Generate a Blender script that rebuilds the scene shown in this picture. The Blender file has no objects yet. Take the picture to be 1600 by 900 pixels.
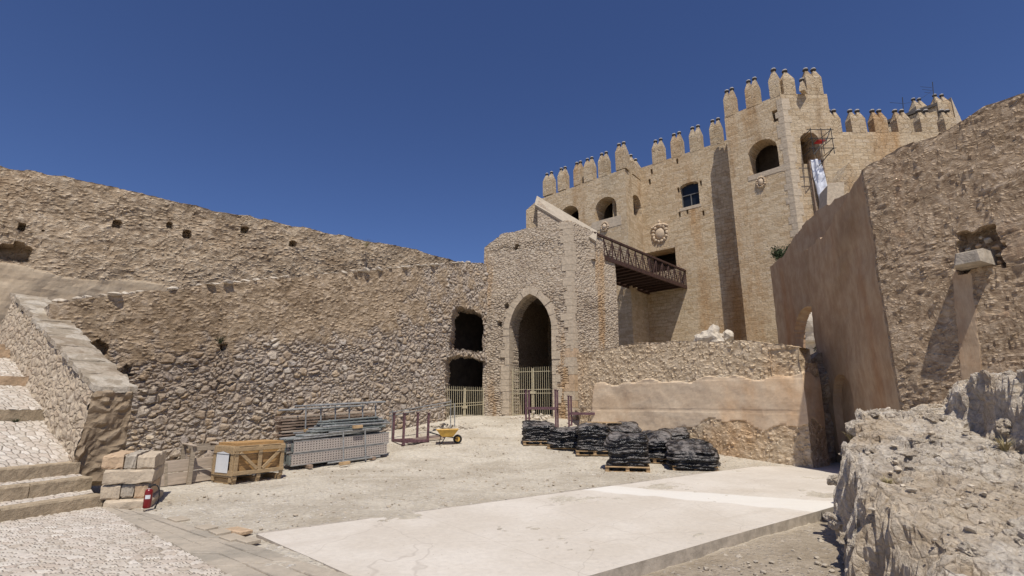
import bpy, math, random
import numpy as np
from mathutils import Vector, Matrix, noise
random.seed(7)
R = math.radians
SC = bpy.context.scene
COL = SC.collection
# ---------------------------------------------------------------- camera model (used to measure the photo)
F = 800.0; CZ = 1.8
PIT = math.atan(0.2275)
CP, SP = math.cos(PIT), math.sin(PIT)
def ray(px, py):
    u = (px-800)/F; v = (450-py)/F
    return (u, CP-v*SP, SP+v*CP)
def at(px, py, Y):
    d = ray(px, py); t = Y/d[1]
    return (d[0]*t, Y, CZ+d[2]*t)
def hit(px, py, A, B):
    """where the sight line meets the vertical plane through A,B: distance along it and height"""
    d = ray(px, py); L = math.hypot(B[0]-A[0], B[1]-A[1]); e = ((B[0]-A[0])/L, (B[1]-A[1])/L)
    det = d[0]*(-e[1])+e[0]*d[1]
    t = (A[0]*(-e[1])+e[0]*A[1])/det
    x, y = d[0]*t, d[1]*t
    return ((x-A[0])*e[0]+(y-A[1])*e[1], CZ+d[2]*t)
def sstep(a, b, x):
    t = min(1, max(0, (x-a)/(b-a))); return t*t*(3-2*t)
SLA = (.9, 6.05); SLN = (.608, -.794)
def gz(x, y):
    """height of the yard's ground"""
    t = max(0.0, y-15.6)
    z = .08*t+.0048*t*t
    z = min(z, 1.25)
    s = (x-SLA[0])*SLN[0]+(y-SLA[1])*SLN[1]
    k = sstep(-.25, -.02, s)
    if y < 16.5: z = z*(1-k)-.13*k
    return z
def onground(px, py):
    d = ray(px, py); t = 2.0
    while t < 60:
        if CZ+d[2]*t <= gz(d[0]*t, d[1]*t): break
        t += .02
    return (d[0]*t, d[1]*t, CZ+d[2]*t)
# ---------------------------------------------------------------- object helpers
def tag(o, label=None, cat=None, group=None, kind=None):
    if label: o['label'] = label
    if cat: o['category'] = cat
    if group: o['group'] = group
    if kind: o['kind'] = kind
    return o
def thing(name, loc, label, cat, group=None, rz=0):
    o = bpy.data.objects.new(name, None); COL.objects.link(o)
    o.location = loc; o.rotation_euler = (0, 0, rz); o.empty_display_size = .2
    return tag(o, label, cat, group)
def mesh_obj(name, V, Fc, mat, parent=None, local=False, smooth=False, uv=None, attr=None, mats=None, fm=None):
    """ONE mesh object; world coordinates unless local, then the parent's own frame"""
    V = np.asarray(V, dtype=float).reshape(-1, 3)
    o_loc = (0, 0, 0)
    if parent is not None and not local:
        pl = Vector(parent.location); p = parent.parent
        while p: pl += Vector(p.location); p = p.parent
        V = V-np.array(pl)
    elif parent is None and not local:
        c = V.mean(axis=0); c[2] = V[:, 2].min(); V = V-c; o_loc = c
    me = bpy.data.meshes.new(name)
    me.from_pydata(V.tolist(), [], [tuple(int(i) for i in f) for f in Fc])
    if uv is not None:
        l = me.uv_layers.new(name='UVMap')
        li = np.empty(len(me.loops), dtype=np.int32); me.loops.foreach_get('vertex_index', li)
        l.data.foreach_set('uv', np.asarray(uv)[li].astype(np.float32).ravel())
    if attr is not None:
        a = me.attributes.new('zone', 'FLOAT', 'POINT'); a.data.foreach_set('value', np.asarray(attr, dtype=np.float32))
    for m in (mats or [mat]): me.materials.append(m)
    if fm is not None: me.polygons.foreach_set('material_index', np.asarray(fm, dtype=np.int32))
    if smooth: me.polygons.foreach_set('use_smooth', [True]*len(me.polygons))
    me.update()
    o = bpy.data.objects.new(name, me); COL.objects.link(o); o.location = o_loc
    if parent is not None: o.parent = parent
    return o
class MB:
    def __init__(s): s.V = []; s.F = []
    def add(s, V, Fc):
        b = len(s.V); s.V += [tuple(v) for v in V]; s.F += [tuple(i+b for i in f) for f in Fc]; return s
    def hexa(s, P):
        return s.add(P, [(0,3,2,1),(4,5,6,7),(0,1,5,4),(1,2,6,5),(2,3,7,6),(3,0,4,7)])
    def box(s, c, d, rz=0, ex=None, M=None):
        hx, hy, hz = d[0]/2, d[1]/2, d[2]/2
        P = [Vector((sx*hx, sy*hy, sz*hz)) for sz in (-1, 1) for sx, sy in ((-1,-1),(1,-1),(1,1),(-1,1))]
        if M is None: M = Matrix.Rotation(rz, 3, 'Z')
        return s.hexa([M @ p+Vector(c) for p in P])
    def bbox(s, c, d, b, M=None, rz=0):
        """box with chamfered long edges and ends"""
        hx, hy, hz = d[0]/2, d[1]/2, d[2]/2
        if M is None: M = Matrix.Rotation(rz, 3, 'Z')
        V = []; 
        for x, k in ((-hx, b), (-hx+b, 0), (hx-b, 0), (hx, b)):
            a, c2 = hy-k, hz-k
            V += [(x,-a,-c2+b),(x,-a+b,-c2),(x,a-b,-c2),(x,a,-c2+b),(x,a,c2-b),(x,a-b,c2),(x,-a+b,c2),(x,-a,c2-b)]
        Fc = [tuple(range(7,-1,-1)), tuple(range(24,32))]
        for r in range(3):
            for i in range(8):
                j = (i+1) % 8; Fc.append((r*8+i, r*8+j, (r+1)*8+j, (r+1)*8+i))
        return s.add([M @ Vector(v)+Vector(c) for v in V], Fc)
    def tube(s, a, b, r, n=8, r2=None):
        a, b = Vector(a), Vector(b); d = (b-a)
        if d.length < 1e-6: return s
        q = d.to_track_quat('Z', 'Y').to_matrix(); r2 = r if r2 is None else r2
        V = []
        for p, rr in ((a, r), (b, r2)):
            for i in range(n):
                t = 2*math.pi*i/n; V.append(p+q @ Vector((rr*math.cos(t), rr*math.sin(t), 0)))
        Fc = [(i, (i+1) % n, n+(i+1) % n, n+i) for i in range(n)]+[tuple(range(n-1,-1,-1)), tuple(range(n, 2*n))]
        return s.add(V, Fc)
    def path(s, P, r, n=8):
        P = [Vector(p) for p in P]; V = []
        for k, p in enumerate(P):
            d = (P[min(k+1, len(P)-1)]-P[max(k-1, 0)]); q = d.to_track_quat('Z', 'Y').to_matrix()
            for i in range(n):
                t = 2*math.pi*i/n; V.append(p+q @ Vector((r*math.cos(t), r*math.sin(t), 0)))
        Fc = []
        for k in range(len(P)-1):
            for i in range(n):
                j = (i+1) % n; Fc.append((k*n+i, k*n+j, (k+1)*n+j, (k+1)*n+i))
        Fc += [tuple(range(n-1,-1,-1)), tuple(range((len(P)-1)*n, len(P)*n))]
        return s.add(V, Fc)
    def lathe(s, c, prof, n=20, M=None):
        M = M or Matrix.Identity(3); V = []
        for r, z in prof:
            for i in range(n):
                t = 2*math.pi*i/n; V.append(M @ Vector((r*math.cos(t), r*math.sin(t), z))+Vector(c))
        Fc = []
        for k in range(len(prof)-1):
            for i in range(n):
                j = (i+1) % n; Fc.append((k*n+i, k*n+j, (k+1)*n+j, (k+1)*n+i))
        Fc += [tuple(range(n-1,-1,-1)), tuple(range((len(prof)-1)*n, len(prof)*n))]
        return s.add(V, Fc)
    def out(s, name, mat, parent=None, local=False, smooth=False):
        return mesh_obj(name, s.V, s.F, mat, parent, local, smooth)
def copy_tree(o, parent=None):
    c = o.copy(); COL.objects.link(c)
    if parent is not None: c.parent = parent
    for ch in list(o.children): copy_tree(ch, c)
    return c
ICO = None
def ico(sub=1):
    t = (1+5**.5)/2
    V = [Vector(v).normalized() for v in [(-1,t,0),(1,t,0),(-1,-t,0),(1,-t,0),(0,-1,t),(0,1,t),(0,-1,-t),(0,1,-t),(t,0,-1),(t,0,1),(-t,0,-1),(-t,0,1)]]
    Fc = [(0,11,5),(0,5,1),(0,1,7),(0,7,10),(0,10,11),(1,5,9),(5,11,4),(11,10,2),(10,7,6),(7,1,8),(3,9,4),(3,4,2),(3,2,6),(3,6,8),(3,8,9),(4,9,5),(2,4,11),(6,2,10),(8,6,7),(9,8,1)]
    for _ in range(sub):
        mid = {}; F2 = []
        def m(a, b):
            k = (min(a, b), max(a, b))
            if k not in mid: mid[k] = len(V); V.append(((V[a]+V[b])/2).normalized())
            return mid[k]
        for a, b, c in Fc:
            x, y, z = m(a, b), m(b, c), m(c, a); F2 += [(a,x,z),(b,y,x),(c,z,y),(x,y,z)]
        Fc = F2
    return V, Fc
ICO0, ICO1, ICO2, ICO3 = ico(0), ico(1), ico(2), ico(3)
def stone_verts(c, s, seed, base=ICO1, rough=.35, rot=None):
    """angular lump: sphere cut by random planes"""
    rnd = random.Random(seed); pl = []
    for _ in range(9):
        v = Vector((rnd.gauss(0,1), rnd.gauss(0,1), rnd.gauss(0,1))).normalized(); pl.append((v, rnd.uniform(.42, .8)))
    M = Matrix.Rotation(rot if rot is not None else rnd.uniform(0, 6.28), 3, 'Z'); V = []
    for v in base[0]:
        r = 1.0
        for n, d in pl:
            k = v.dot(n)
            if k > 0 and r*k > d: r = d/k
        r *= 1+rough*.3*noise.noise(v*2.3+Vector((seed*1.7, 0, 0)))
        V.append(M @ Vector((v.x*r*s[0], v.y*r*s[1], v.z*r*s[2]))+Vector(c))
    return V, base[1]
# ---------------------------------------------------------------- materials
class NB:
    def __init__(s, name, disp='BUMP'):
        s.m = bpy.data.materials.new(name); s.m.use_nodes = True; s.t = s.m.node_tree
        s.b = s.t.nodes['Principled BSDF']; s.out = s.t.nodes['Material Output']
        s.m.displacement_method = disp
        s.b.inputs['Specular IOR Level'].default_value = .25
    def n(s, ty, ins=None, **kw):
        nd = s.t.nodes.new(ty)
        for k, v in kw.items(): setattr(nd, k, v)
        for k, v in (ins or {}).items(): s.put(nd.inputs[k], v)
        return nd
    def put(s, sock, v):
        if isinstance(v, bpy.types.NodeSocket): s.t.links.new(v, sock)
        else:
            if sock.type == 'RGBA' and not hasattr(v, '__len__'): v = (v, v, v, 1)
            if sock.type == 'RGBA' and len(v) == 3: v = (*v, 1)
            sock.default_value = v
    def coord(s, which='Object'): return s.n('ShaderNodeTexCoord').outputs[which]
    def map(s, v, sc=(1,1,1), loc=(0,0,0), rot=(0,0,0)):
        return s.n('ShaderNodeMapping', {'Vector': v, 'Scale': sc, 'Location': loc, 'Rotation': rot}).outputs[0]
    def noise(s, v, scale, detail=4, rough=.55, col=False):
        nd = s.n('ShaderNodeTexNoise', {'Vector': v, 'Scale': scale, 'Detail': detail, 'Roughness': rough})
        return nd.outputs['Color' if col else 'Fac']
    def math(s, op, a, b=None, c=None, clamp=False):
        nd = s.n('ShaderNodeMath', operation=op); nd.use_clamp = clamp; s.put(nd.inputs[0], a)
        if b is not None: s.put(nd.inputs[1], b)
        if c is not None: s.put(nd.inputs[2], c)
        return nd.outputs[0]
    def vmath(s, op, a, b=None, sc=None):
        nd = s.n('ShaderNodeVectorMath', operation=op); s.put(nd.inputs[0], a)
        if b is not None: s.put(nd.inputs[1], b)
        if sc is not None: s.put(nd.inputs['Scale'], sc)
        return nd.outputs[0]
    def rng(s, v, a, b, c=0, d=1, smooth=True):
        nd = s.n('ShaderNodeMapRange', {'Value': v, 'From Min': a, 'From Max': b, 'To Min': c, 'To Max': d})
        nd.interpolation_type = 'SMOOTHSTEP' if smooth else 'LINEAR'; return nd.outputs[0]
    def mix(s, f, a, b, mode='MIX'):
        nd = s.n('ShaderNodeMix', data_type='RGBA', blend_type=mode); s.put(nd.inputs[0], f); s.put(nd.inputs[6], a); s.put(nd.inputs[7], b)
        return nd.outputs[2]
    def mixf(s, f, a, b):
        nd = s.n('ShaderNodeMix', data_type='FLOAT'); s.put(nd.inputs[0], f); s.put(nd.inputs[2], a); s.put(nd.inputs[3], b); return nd.outputs[0]
    def ramp(s, f, cols):
        nd = s.n('ShaderNodeValToRGB', {'Fac': f}); cr = nd.color_ramp
        while len(cr.elements) < len(cols): cr.elements.new(.5)
        for i, c in enumerate(cols):
            if len(c) == 2: p, c = c
            else: p = i/(len(cols)-1)
            cr.elements[i].position = p; cr.elements[i].color = (*c, 1)
        return nd.outputs[0]
    def warp(s, v, scale, amt):
        c = s.noise(v, scale, 2, .5, True)
        return s.vmath('ADD', v, s.vmath('SCALE', s.vmath('SUBTRACT', c, (.5,.5,.5)), sc=amt))
    def vor(s, v, scale, feature='F1', rnd=1.0, dims='3D'):
        nd = s.n('ShaderNodeTexVoronoi', {'Scale': scale, 'Randomness': rnd}, feature=feature, voronoi_dimensions=dims)
        s.put(nd.inputs['Vector'], v); return nd
    def stones(s, v, cols, mortar, sc, az=1.6, warp=.12, mw=.12, rnd=1.0):
        """rubble masonry: colour and relief (0..1)"""
        v = s.warp(v, 1.7, warp); v = s.map(v, (1, 1, az))
        c = s.vor(v, sc, rnd=rnd).outputs['Color']; e = s.vor(v, sc, 'DISTANCE_TO_EDGE', rnd=rnd).outputs['Distance']
        sep = s.n('ShaderNodeSeparateColor', {'Color': c}); f = s.noise(v, sc*5, 4, .65)
        k = s.rng(e, .01, mw)
        base = s.ramp(sep.outputs[0], cols)
        base = s.mix(1.0, base, s.ramp(f, [(.25, (.72,.72,.72)), (.75, (1.2,1.2,1.2))]), 'MULTIPLY')
        col = s.mix(k, mortar, base)
        h = s.math('ADD', s.math('MULTIPLY', k, s.mixf(sep.outputs[1], .45, 1.0)), s.math('MULTIPLY', f, .35))
        return col, h
    def crust(s, v, cols, sc):
        """eroded earth and lime mass with small stones showing: colour and relief"""
        w = s.warp(s.warp(s.map(v, (1, 1, 1.25)), 1.6, .35), 7, .08); a = s.noise(w, sc*.8, 8, .66); b = s.noise(w, sc*.2, 4, .6)
        vo = s.vor(w, sc*1.5); p = s.rng(vo.outputs['Distance'], .55, .12); pc = s.n('ShaderNodeSeparateColor', {'Color': vo.outputs['Color']})
        p = s.math('MULTIPLY', p, s.rng(pc.outputs[1], .35, .6))
        h = s.math('ADD', s.math('MULTIPLY', a, .75), s.math('MULTIPLY', p, .28))
        col = s.ramp(a, [(.34, cols[0]), (.5, cols[1]), (.68, cols[2])])
        col = s.mix(s.math('MULTIPLY', p, .75), col, s.ramp(pc.outputs[0], [cols[1], tuple(min(1, x*1.12) for x in cols[2]), cols[2], tuple(x*.85 for x in cols[2])]))
        return s.mix(1.0, col, s.ramp(b, [(.3, (.80,.78,.75)), (.7, (1.12,1.12,1.12))]), 'MULTIPLY'), h
    def plaster(s, v, c1, c2, sc=1.0, lift=.8):
        a = s.noise(s.map(v, (.5, .5, 2.2)), 2.2*sc, 7, .65); b = s.noise(v, 14*sc, 5, .65)
        l = s.n('ShaderNodeTexWave', {'Vector': s.warp(v, 1.2, .06), 'Scale': lift, 'Distortion': .6, 'Detail': 2.0}, wave_type='BANDS', bands_direction='Z').outputs['Fac']
        l = s.rng(l, .0, .05)
        col = s.mix(s.rng(a, .35, .65), c1, c2)
        col = s.mix(1.0, col, s.ramp(b, [(.2, (.85,.85,.85)), (.8, (1.1,1.1,1.1))]), 'MULTIPLY')
        h = s.math('ADD', s.math('MULTIPLY', b, .16), s.math('ADD', s.math('MULTIPLY', a, .14), s.math('MULTIPLY', l, .12)))
        return col, h
    def zone(s): return s.n('ShaderNodeAttribute', attribute_name='zone').outputs['Fac']
    def stain(s, col, v, c, lo=.55, hi=.75, scale=(.5,.5,.5), amt=1.0):
        f = s.rng(s.noise(s.map(v, scale), 1.0, 5, .6), lo, hi, 0, amt)
        return s.mix(f, col, s.mix(1.0, col, c, 'MULTIPLY'))
    def fin(s, col, h=None, scale=.03, rough=.9, mid=.5, metal=None, spec=None):
        s.put(s.b.inputs['Base Color'], col); s.put(s.b.inputs['Roughness'], rough)
        if metal is not None: s.b.inputs['Metallic'].default_value = metal
        if spec is not None: s.b.inputs['Specular IOR Level'].default_value = spec
        if h is not None:
            d = s.n('ShaderNodeDisplacement', {'Height': h, 'Scale': scale, 'Midlevel': mid}); s.t.links.new(d.outputs[0], s.out.inputs['Displacement'])
        return s.m
M = {}
def simple(name, col, rough=.7, var=.12, sc=6, metal=0, bump=.004, aniso=(1,1,1), spec=None):
    n = NB(name); v = n.coord(); w = n.map(v, aniso); f = n.noise(w, sc, 6, .65)
    c = n.mix(n.rng(f, .3, .7), tuple(x*(1-var) for x in col), tuple(min(1, x*(1+var)) for x in col))
    M[name] = n.fin(c, f, bump, rough, metal=metal, spec=spec); return M[name]

# castle masonry: squared courses
def castle_mat(name, uv=True, dark=1.0):
    n = NB(name); v = n.coord()
    if uv:
        u = n.coord('UV'); w = n.warp(n.warp(u, 1.1, .16), 6, .05)
        br = n.n('ShaderNodeTexBrick', {'Vector': w, 'Color1': (0,0,0,1), 'Color2': (1,1,1,1), 'Mortar': (.5,.5,.5,1), 'Scale': 1.0, 'Mortar Size': .012, 'Mortar Smooth': .6, 'Bias': 0.0, 'Brick Width': .46, 'Row Height': .235})
        br.offset = .43; br.squash = 1.4; br.squash_frequency = 3
        vv = n.vor(n.map(w, (1,1.9,1)), 2.5, dims='2D').outputs['Color']
        c1 = n.n('ShaderNodeSeparateColor', {'Color': br.outputs['Color']}).outputs[0]
        c2 = n.n('ShaderNodeSeparateColor', {'Color': vv}).outputs[0]
        rnd = n.mixf(.5, c1, c2); k = n.math('SUBTRACT', 1.0, br.outputs['Fac'])
    else:
        w = n.map(n.warp(v, 2, .1), (1,1,2)); vo = n.vor(w, 2.6); rnd = n.n('ShaderNodeSeparateColor', {'Color': vo.outputs['Color']}).outputs[0]
        k = n.rng(n.vor(w, 2.6, 'DISTANCE_TO_EDGE').outputs['Distance'], .005, .06)
    col = n.ramp(rnd, [(.55*dark,.43*dark,.285*dark), (.64*dark,.52*dark,.365*dark), (.50*dark,.375*dark,.235*dark), (.61*dark,.50*dark,.365*dark)])
    f = n.noise(v, 9, 7, .7)
    col = n.mix(1.0, col, n.ramp(f, [(.25, (.74,.73,.71)), (.7, (1.1,1.1,1.1))]), 'MULTIPLY')
    col = n.mix(k, n.mix(.55, col, (.36*dark,.27*dark,.18*dark)), col)
    col = n.stain(col, v, (.82,.62,.42), .50, .72, (.35,.35,.06), 1.0)
    col = n.stain(col, v, (.62,.56,.50), .58, .74, (.9,.9,.25), .8)
    col = n.stain(col, v, (.72,.74,.76), .5, .75, (.22,.22,.12), .8)
    h = n.math('ADD', n.math('MULTIPLY', k, .6), n.math('ADD', n.math('MULTIPLY', f, .9), n.math('MULTIPLY', rnd, .25)))
    M[name] = n.fin(col, h, .075, .95)
castle_mat('castle_masonry'); castle_mat('merlon_stone', False, .92)
def two(name, A, B, da, db, disp='BOTH', stains=(), esc=3.5, eamp=.7, ew=.08):
    """two finishes of one wall divided by where the render has fallen off"""
    n = NB(name, disp); v = n.coord(); z = n.zone()
    ca, ha = A(n, v); cb, hb = B(n, v)
    e = n.noise(v, esc, 6, .65); z = n.rng(n.math('ADD', z, n.math('MULTIPLY', n.math('SUBTRACT', e, .5), eamp)), .5-ew, .5+ew)
    col = n.mix(z, ca, cb)
    for st in stains: col = n.stain(col, v, *st)
    h = n.mixf(z, n.math('MULTIPLY', n.math('SUBTRACT', ha, .6), da), n.math('MULTIPLY', n.math('SUBTRACT', hb, .3), db))
    M[name] = n.fin(col, h, 1.0, .95, mid=0.0); return M[name]
def mixed(n, v, cols, mortar):
    c1, h1 = n.stones(v, cols, mortar, 3.4, 1.2, .22, .24); c2, h2 = n.stones(v, cols, mortar, 7.0, 1.2, .18, .30)
    m = n.rng(n.noise(v, 1.9, 3, .6), .47, .55); return n.mix(m, c1, c2), n.mixf(m, h1, n.math('MULTIPLY', h2, .75))
two('left_rubble', lambda n, v: mixed(n, v, [(.34,.265,.195),(.50,.42,.33),(.40,.30,.20),(.60,.53,.44),(.38,.33,.29),(.52,.40,.27),(.46,.41,.36)], (.33,.275,.225)),
    lambda n, v: n.crust(v, [(.25,.18,.115),(.38,.29,.195),(.50,.405,.30)], 5.6), .085, .105, esc=1.6, eamp=2.6, ew=.22, stains=(((.78,.74,.70), .5, .7, (.3,.3,.3), .8),))
two('far_wall_stone', lambda n, v: n.crust(v, [(.28,.205,.135),(.41,.315,.215),(.57,.475,.355)], 5.6),
    lambda n, v: n.plaster(v, (.45,.35,.24), (.52,.42,.30), .7, .0), .115, .045, stains=(((.72,.66,.6), .5, .7, (.25,.25,.5), .8),))
two('low_wall_stone', lambda n, v: n.crust(v, [(.42,.315,.21),(.57,.45,.31),(.68,.565,.42)], 6.0),
    lambda n, v: n.plaster(v, (.72,.55,.375), (.81,.65,.465), .6, .30), .12, .035, esc=3.0, eamp=.45, ew=.05, stains=(((.9,.72,.55), .5, .7, (.35,.35,.2), .8),))
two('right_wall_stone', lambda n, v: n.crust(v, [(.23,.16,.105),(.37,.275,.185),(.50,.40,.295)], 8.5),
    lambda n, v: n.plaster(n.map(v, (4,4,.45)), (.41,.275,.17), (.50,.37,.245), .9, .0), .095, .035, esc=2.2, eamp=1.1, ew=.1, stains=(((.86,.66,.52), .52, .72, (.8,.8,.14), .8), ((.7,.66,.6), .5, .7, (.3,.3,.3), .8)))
def rub(name, cols, mortar, sc, az, d, warp=.12, mw=.12, disp='BOTH', stains=()):
    n = NB(name, disp); v = n.coord(); c, h = n.stones(v, cols, mortar, sc, az, warp, mw)
    for st in stains: c = n.stain(c, v, *st)
    M[name] = n.fin(c, h, d, .95); return M[name]
rub('gatehouse_stone', [(.40,.31,.22),(.52,.44,.34),(.44,.36,.28),(.57,.49,.39)], (.45,.37,.28), 4.8, 1.9, .045, .2, .18, stains=(((.95,.75,.52), .55, .7, (.9,.9,.15), .8),((.75,.72,.7), .5, .7, (.4,.4,.4), .7)))
rub('parapet_stone', [(.38,.30,.215),(.50,.42,.32),(.44,.35,.26),(.54,.46,.36)], (.42,.345,.26), 6.0, 1.0, .05, .3, .22)
n = NB('coping_stone'); v = n.coord(); a = n.noise(v, 2.3, 7, .62); b = n.noise(v, 14, 6, .7); c = n.noise(v, 1.1, 3, .5)
col = n.mix(n.rng(a, .46, .56), (.37,.31,.235), (.53,.47,.385)); col = n.mix(n.rng(c, .45, .6), col, n.mix(1.0, col, (.84,.80,.76), 'MULTIPLY')); col = n.mix(1.0, col, n.ramp(b, [(.3, (.72,.72,.70)), (.65, (1.12,1.12,1.12))]), 'MULTIPLY')
M['coping_stone'] = n.fin(col, n.math('ADD', n.math('MULTIPLY', a, .7), n.math('MULTIPLY', b, .4)), .10, .95)
simple('recess_shade', (.13,.10,.075), .95, .3, 3)  # dark colour stands in for shade in the castle's window and door recesses
simple('chamber_shade', (.05,.04,.032), .95, .3, 3)  # near-black colour paints the shade inside the left wall's openings
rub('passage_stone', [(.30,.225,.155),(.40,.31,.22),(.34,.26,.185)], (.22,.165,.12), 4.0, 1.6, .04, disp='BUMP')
simple('dressed_stone', (.52,.43,.32), .92, .14, 7, bump=.03)
simple('pale_stone', (.60,.53,.43), .92, .14, 6, bump=.04)
simple('step_stone', (.40,.32,.22), .95, .2, 7, bump=.04)
simple('orange_stone', (.52,.38,.25), .95, .2, 5, bump=.04)
simple('grey_stone', (.43,.375,.30), .95, .2, 5, bump=.04)
simple('outcrop_loose', (.55,.475,.375), .95, .2, 6, bump=.06)
simple('coping_white', (.44,.375,.29), .92, .10, 5, bump=.02)
simple('carved_stone', (.58,.46,.33), .9, .15, 12, bump=.02)
simple('rust_steel', (.075,.042,.034), .65, .35, 8, metal=.2, bump=.002)
simple('rust_deck', (.055,.032,.026), .8, .3, 8, bump=.002)
simple('gate_paint', (.50,.44,.30), .6, .2, 12, bump=.002)
simple('rack_paint', (.14,.075,.085), .6, .3, 10, bump=.002)
simple('galvanised', (.30,.30,.29), .5, .3, 9, metal=.25, bump=.002)
simple('tube_steel', (.17,.185,.175), .55, .35, 9, metal=.15, bump=.002)
simple('dark_metal', (.035,.035,.037), .6, .2, 8)
simple('finial_dark', (.07,.06,.055), .8, .2, 8)
simple('finial_top', (.50,.47,.43), .8, .15, 8)
simple('crate_wood', (.43,.26,.11), .7, .22, 3, bump=.006, aniso=(2,9,9))
simple('crate_timber', (.39,.28,.16), .75, .2, 3, bump=.006, aniso=(2,9,9))
simple('old_wood', (.33,.27,.20), .85, .25, 3, bump=.01, aniso=(1.5,9,9))
simple('plank_wood', (.26,.19,.14), .85, .35, 2, bump=.006, aniso=(1,9,9))
simple('board_wood', (.44,.36,.28), .8, .2, 2, bump=.006, aniso=(1,1,8))
simple('pallet_wood', (.45,.31,.17), .85, .25, 4, bump=.006)
simple('paper', (.72,.74,.76), .55, .05, 3)
simple('red_paint', (.20,.012,.013), .3, .1, 3, spec=.5)
simple('black_rubber', (.018,.018,.019), .6, .2, 8)
simple('yellow_paint', (.62,.38,.07), .5, .2, 5, bump=.003, spec=.5)
simple('white_sheet', (.72,.74,.80), .6, .08, 3, bump=.05)
simple('shrub_leaf', (.055,.075,.035), .8, .4, 6)
simple('dry_grass', (.34,.28,.15), .9, .3, 6)
simple('twig', (.14,.10,.07), .9, .2, 8)
simple('glass', (.012,.016,.022), .3, .1, 3, spec=.3)
simple('window_frame', (.16,.16,.16), .6, .1, 3)
simple('interior_dark', (.09,.07,.055), .95, .3, 4)
simple('red_bag', (.40,.03,.03), .6, .1, 3)
# black plastic
n = NB('black_plastic'); v = n.coord(); f = n.noise(n.map(v, (1,1,3)), 7, 6, .6); d = n.noise(v, 3.2, 5, .6)
dust = n.math('MULTIPLY', n.rng(d, .42, .62), n.rng(n.n('ShaderNodeSeparateXYZ', {'Vector': n.n('ShaderNodeNewGeometry').outputs['Normal']}).outputs[2], .45, .92, .02, .8))
M['black_plastic'] = n.fin(n.mix(dust, (.012,.012,.014), (.27,.24,.22)), f, .06, n.mixf(dust, .22, .7), spec=.55)
# mesh deck
n = NB('deck_mesh'); v = n.coord(); s_ = n.map(v, (1,1,1), rot=(0, R(45), 0))
ck = n.vor(n.map(v, (12,12,15)), 1.0, rnd=.0).outputs['Distance']; k = n.rng(ck, .30, .40)
M['deck_mesh'] = n.fin(n.mix(n.noise(v, 5), n.mix(k, (.07,.06,.055), (.44,.38,.34)), n.mix(k, (.09,.08,.07), (.50,.45,.40))), k, .006, .55, metal=.2)
# ground
n = NB('gravel_ground', 'BOTH'); v = n.coord()
a = n.noise(v, .55, 6, .6); b = n.noise(v, 9, 8, .72); pv = n.vor(n.warp(v, 6, .06), 16); pe = pv.outputs['Distance']
pc = n.n('ShaderNodeSeparateColor', {'Color': pv.outputs['Color']}).outputs[0]
peb = n.math('MULTIPLY', n.rng(pe, .55, .15), n.rng(pc, .55, .7))
col = n.mix(n.rng(a, .38, .62), (.48,.425,.34), (.61,.555,.46)); col = n.mix(1.0, col, n.ramp(b, [(.3, (.72,.70,.67)), (.62, (1.08,1.08,1.08))]), 'MULTIPLY')
col = n.mix(peb, col, n.ramp(pc, [(.6, (.42,.38,.32)), (.9, (.64,.60,.54))]))
tk = n.noise(n.map(n.warp(v, .5, .8), (.25,1.6,1), rot=(0,0,R(-30))), 1.0, 5, .6); col = n.mix(n.rng(tk, .52, .72, 0, .5), col, n.mix(1.0, col, (.80,.76,.70), 'MULTIPLY'))
col = n.mix(n.zone(), col, n.mix(1.0, col, (.62,.56,.50), 'MULTIPLY'))
h = n.math('ADD', n.math('MULTIPLY', b, .05), n.math('ADD', n.math('MULTIPLY', a, .05), n.math('MULTIPLY', peb, .018)))
M['gravel_ground'] = n.fin(col, h, 1.0, .97, mid=.05)
n = NB('concrete'); v = n.coord(); a = n.noise(v, .6, 6, .6); b = n.noise(v, 12, 7, .7)
col = n.mix(n.rng(a, .35, .65), (.60,.54,.46), (.68,.625,.55)); col = n.mix(1.0, col, n.ramp(b, [(.25, (.88,.88,.88)), (.7, (1.04,1.04,1.04))]), 'MULTIPLY')
col = n.mix(n.rng(n.noise(v, 30, 3, .5), .70, .74), col, (.40,.35,.28))
g = n.map(v, (1,1,1), rot=(0,0,R(-36.9))); sx = n.n('ShaderNodeSeparateXYZ', {'Vector': n.warp(g, 1.5, .03)})
jl = n.math('ABSOLUTE', n.math('SUBTRACT', n.math('FRACT', n.math('MULTIPLY', sx.outputs[0], .29)), .5)); col = n.mix(n.rng(jl, .0, .003, .45, 0), col, (.38,.33,.27))
tr = n.noise(n.map(g, (.12, 2.4, 1)), 1.0, 5, .65); col = n.mix(n.rng(tr, .55, .75, 0, .35), col, (.50,.44,.37)); ck = n.vor(n.warp(v, 1.2, .5), .55, 'DISTANCE_TO_EDGE').outputs['Distance']
col = n.mix(n.rng(ck, .0, .006, .35, 0), col, (.36,.31,.26))
col = n.mix(n.zone(), col, (.78,.755,.70)); col = n.stain(col, v, (.92,.89,.85), .5, .75, (.3,1.2,1), .6)
M['concrete'] = n.fin(col, b, .012, .85)
simple('concrete_edge', (.40,.35,.29), .95, .2, 5, bump=.02)
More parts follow.
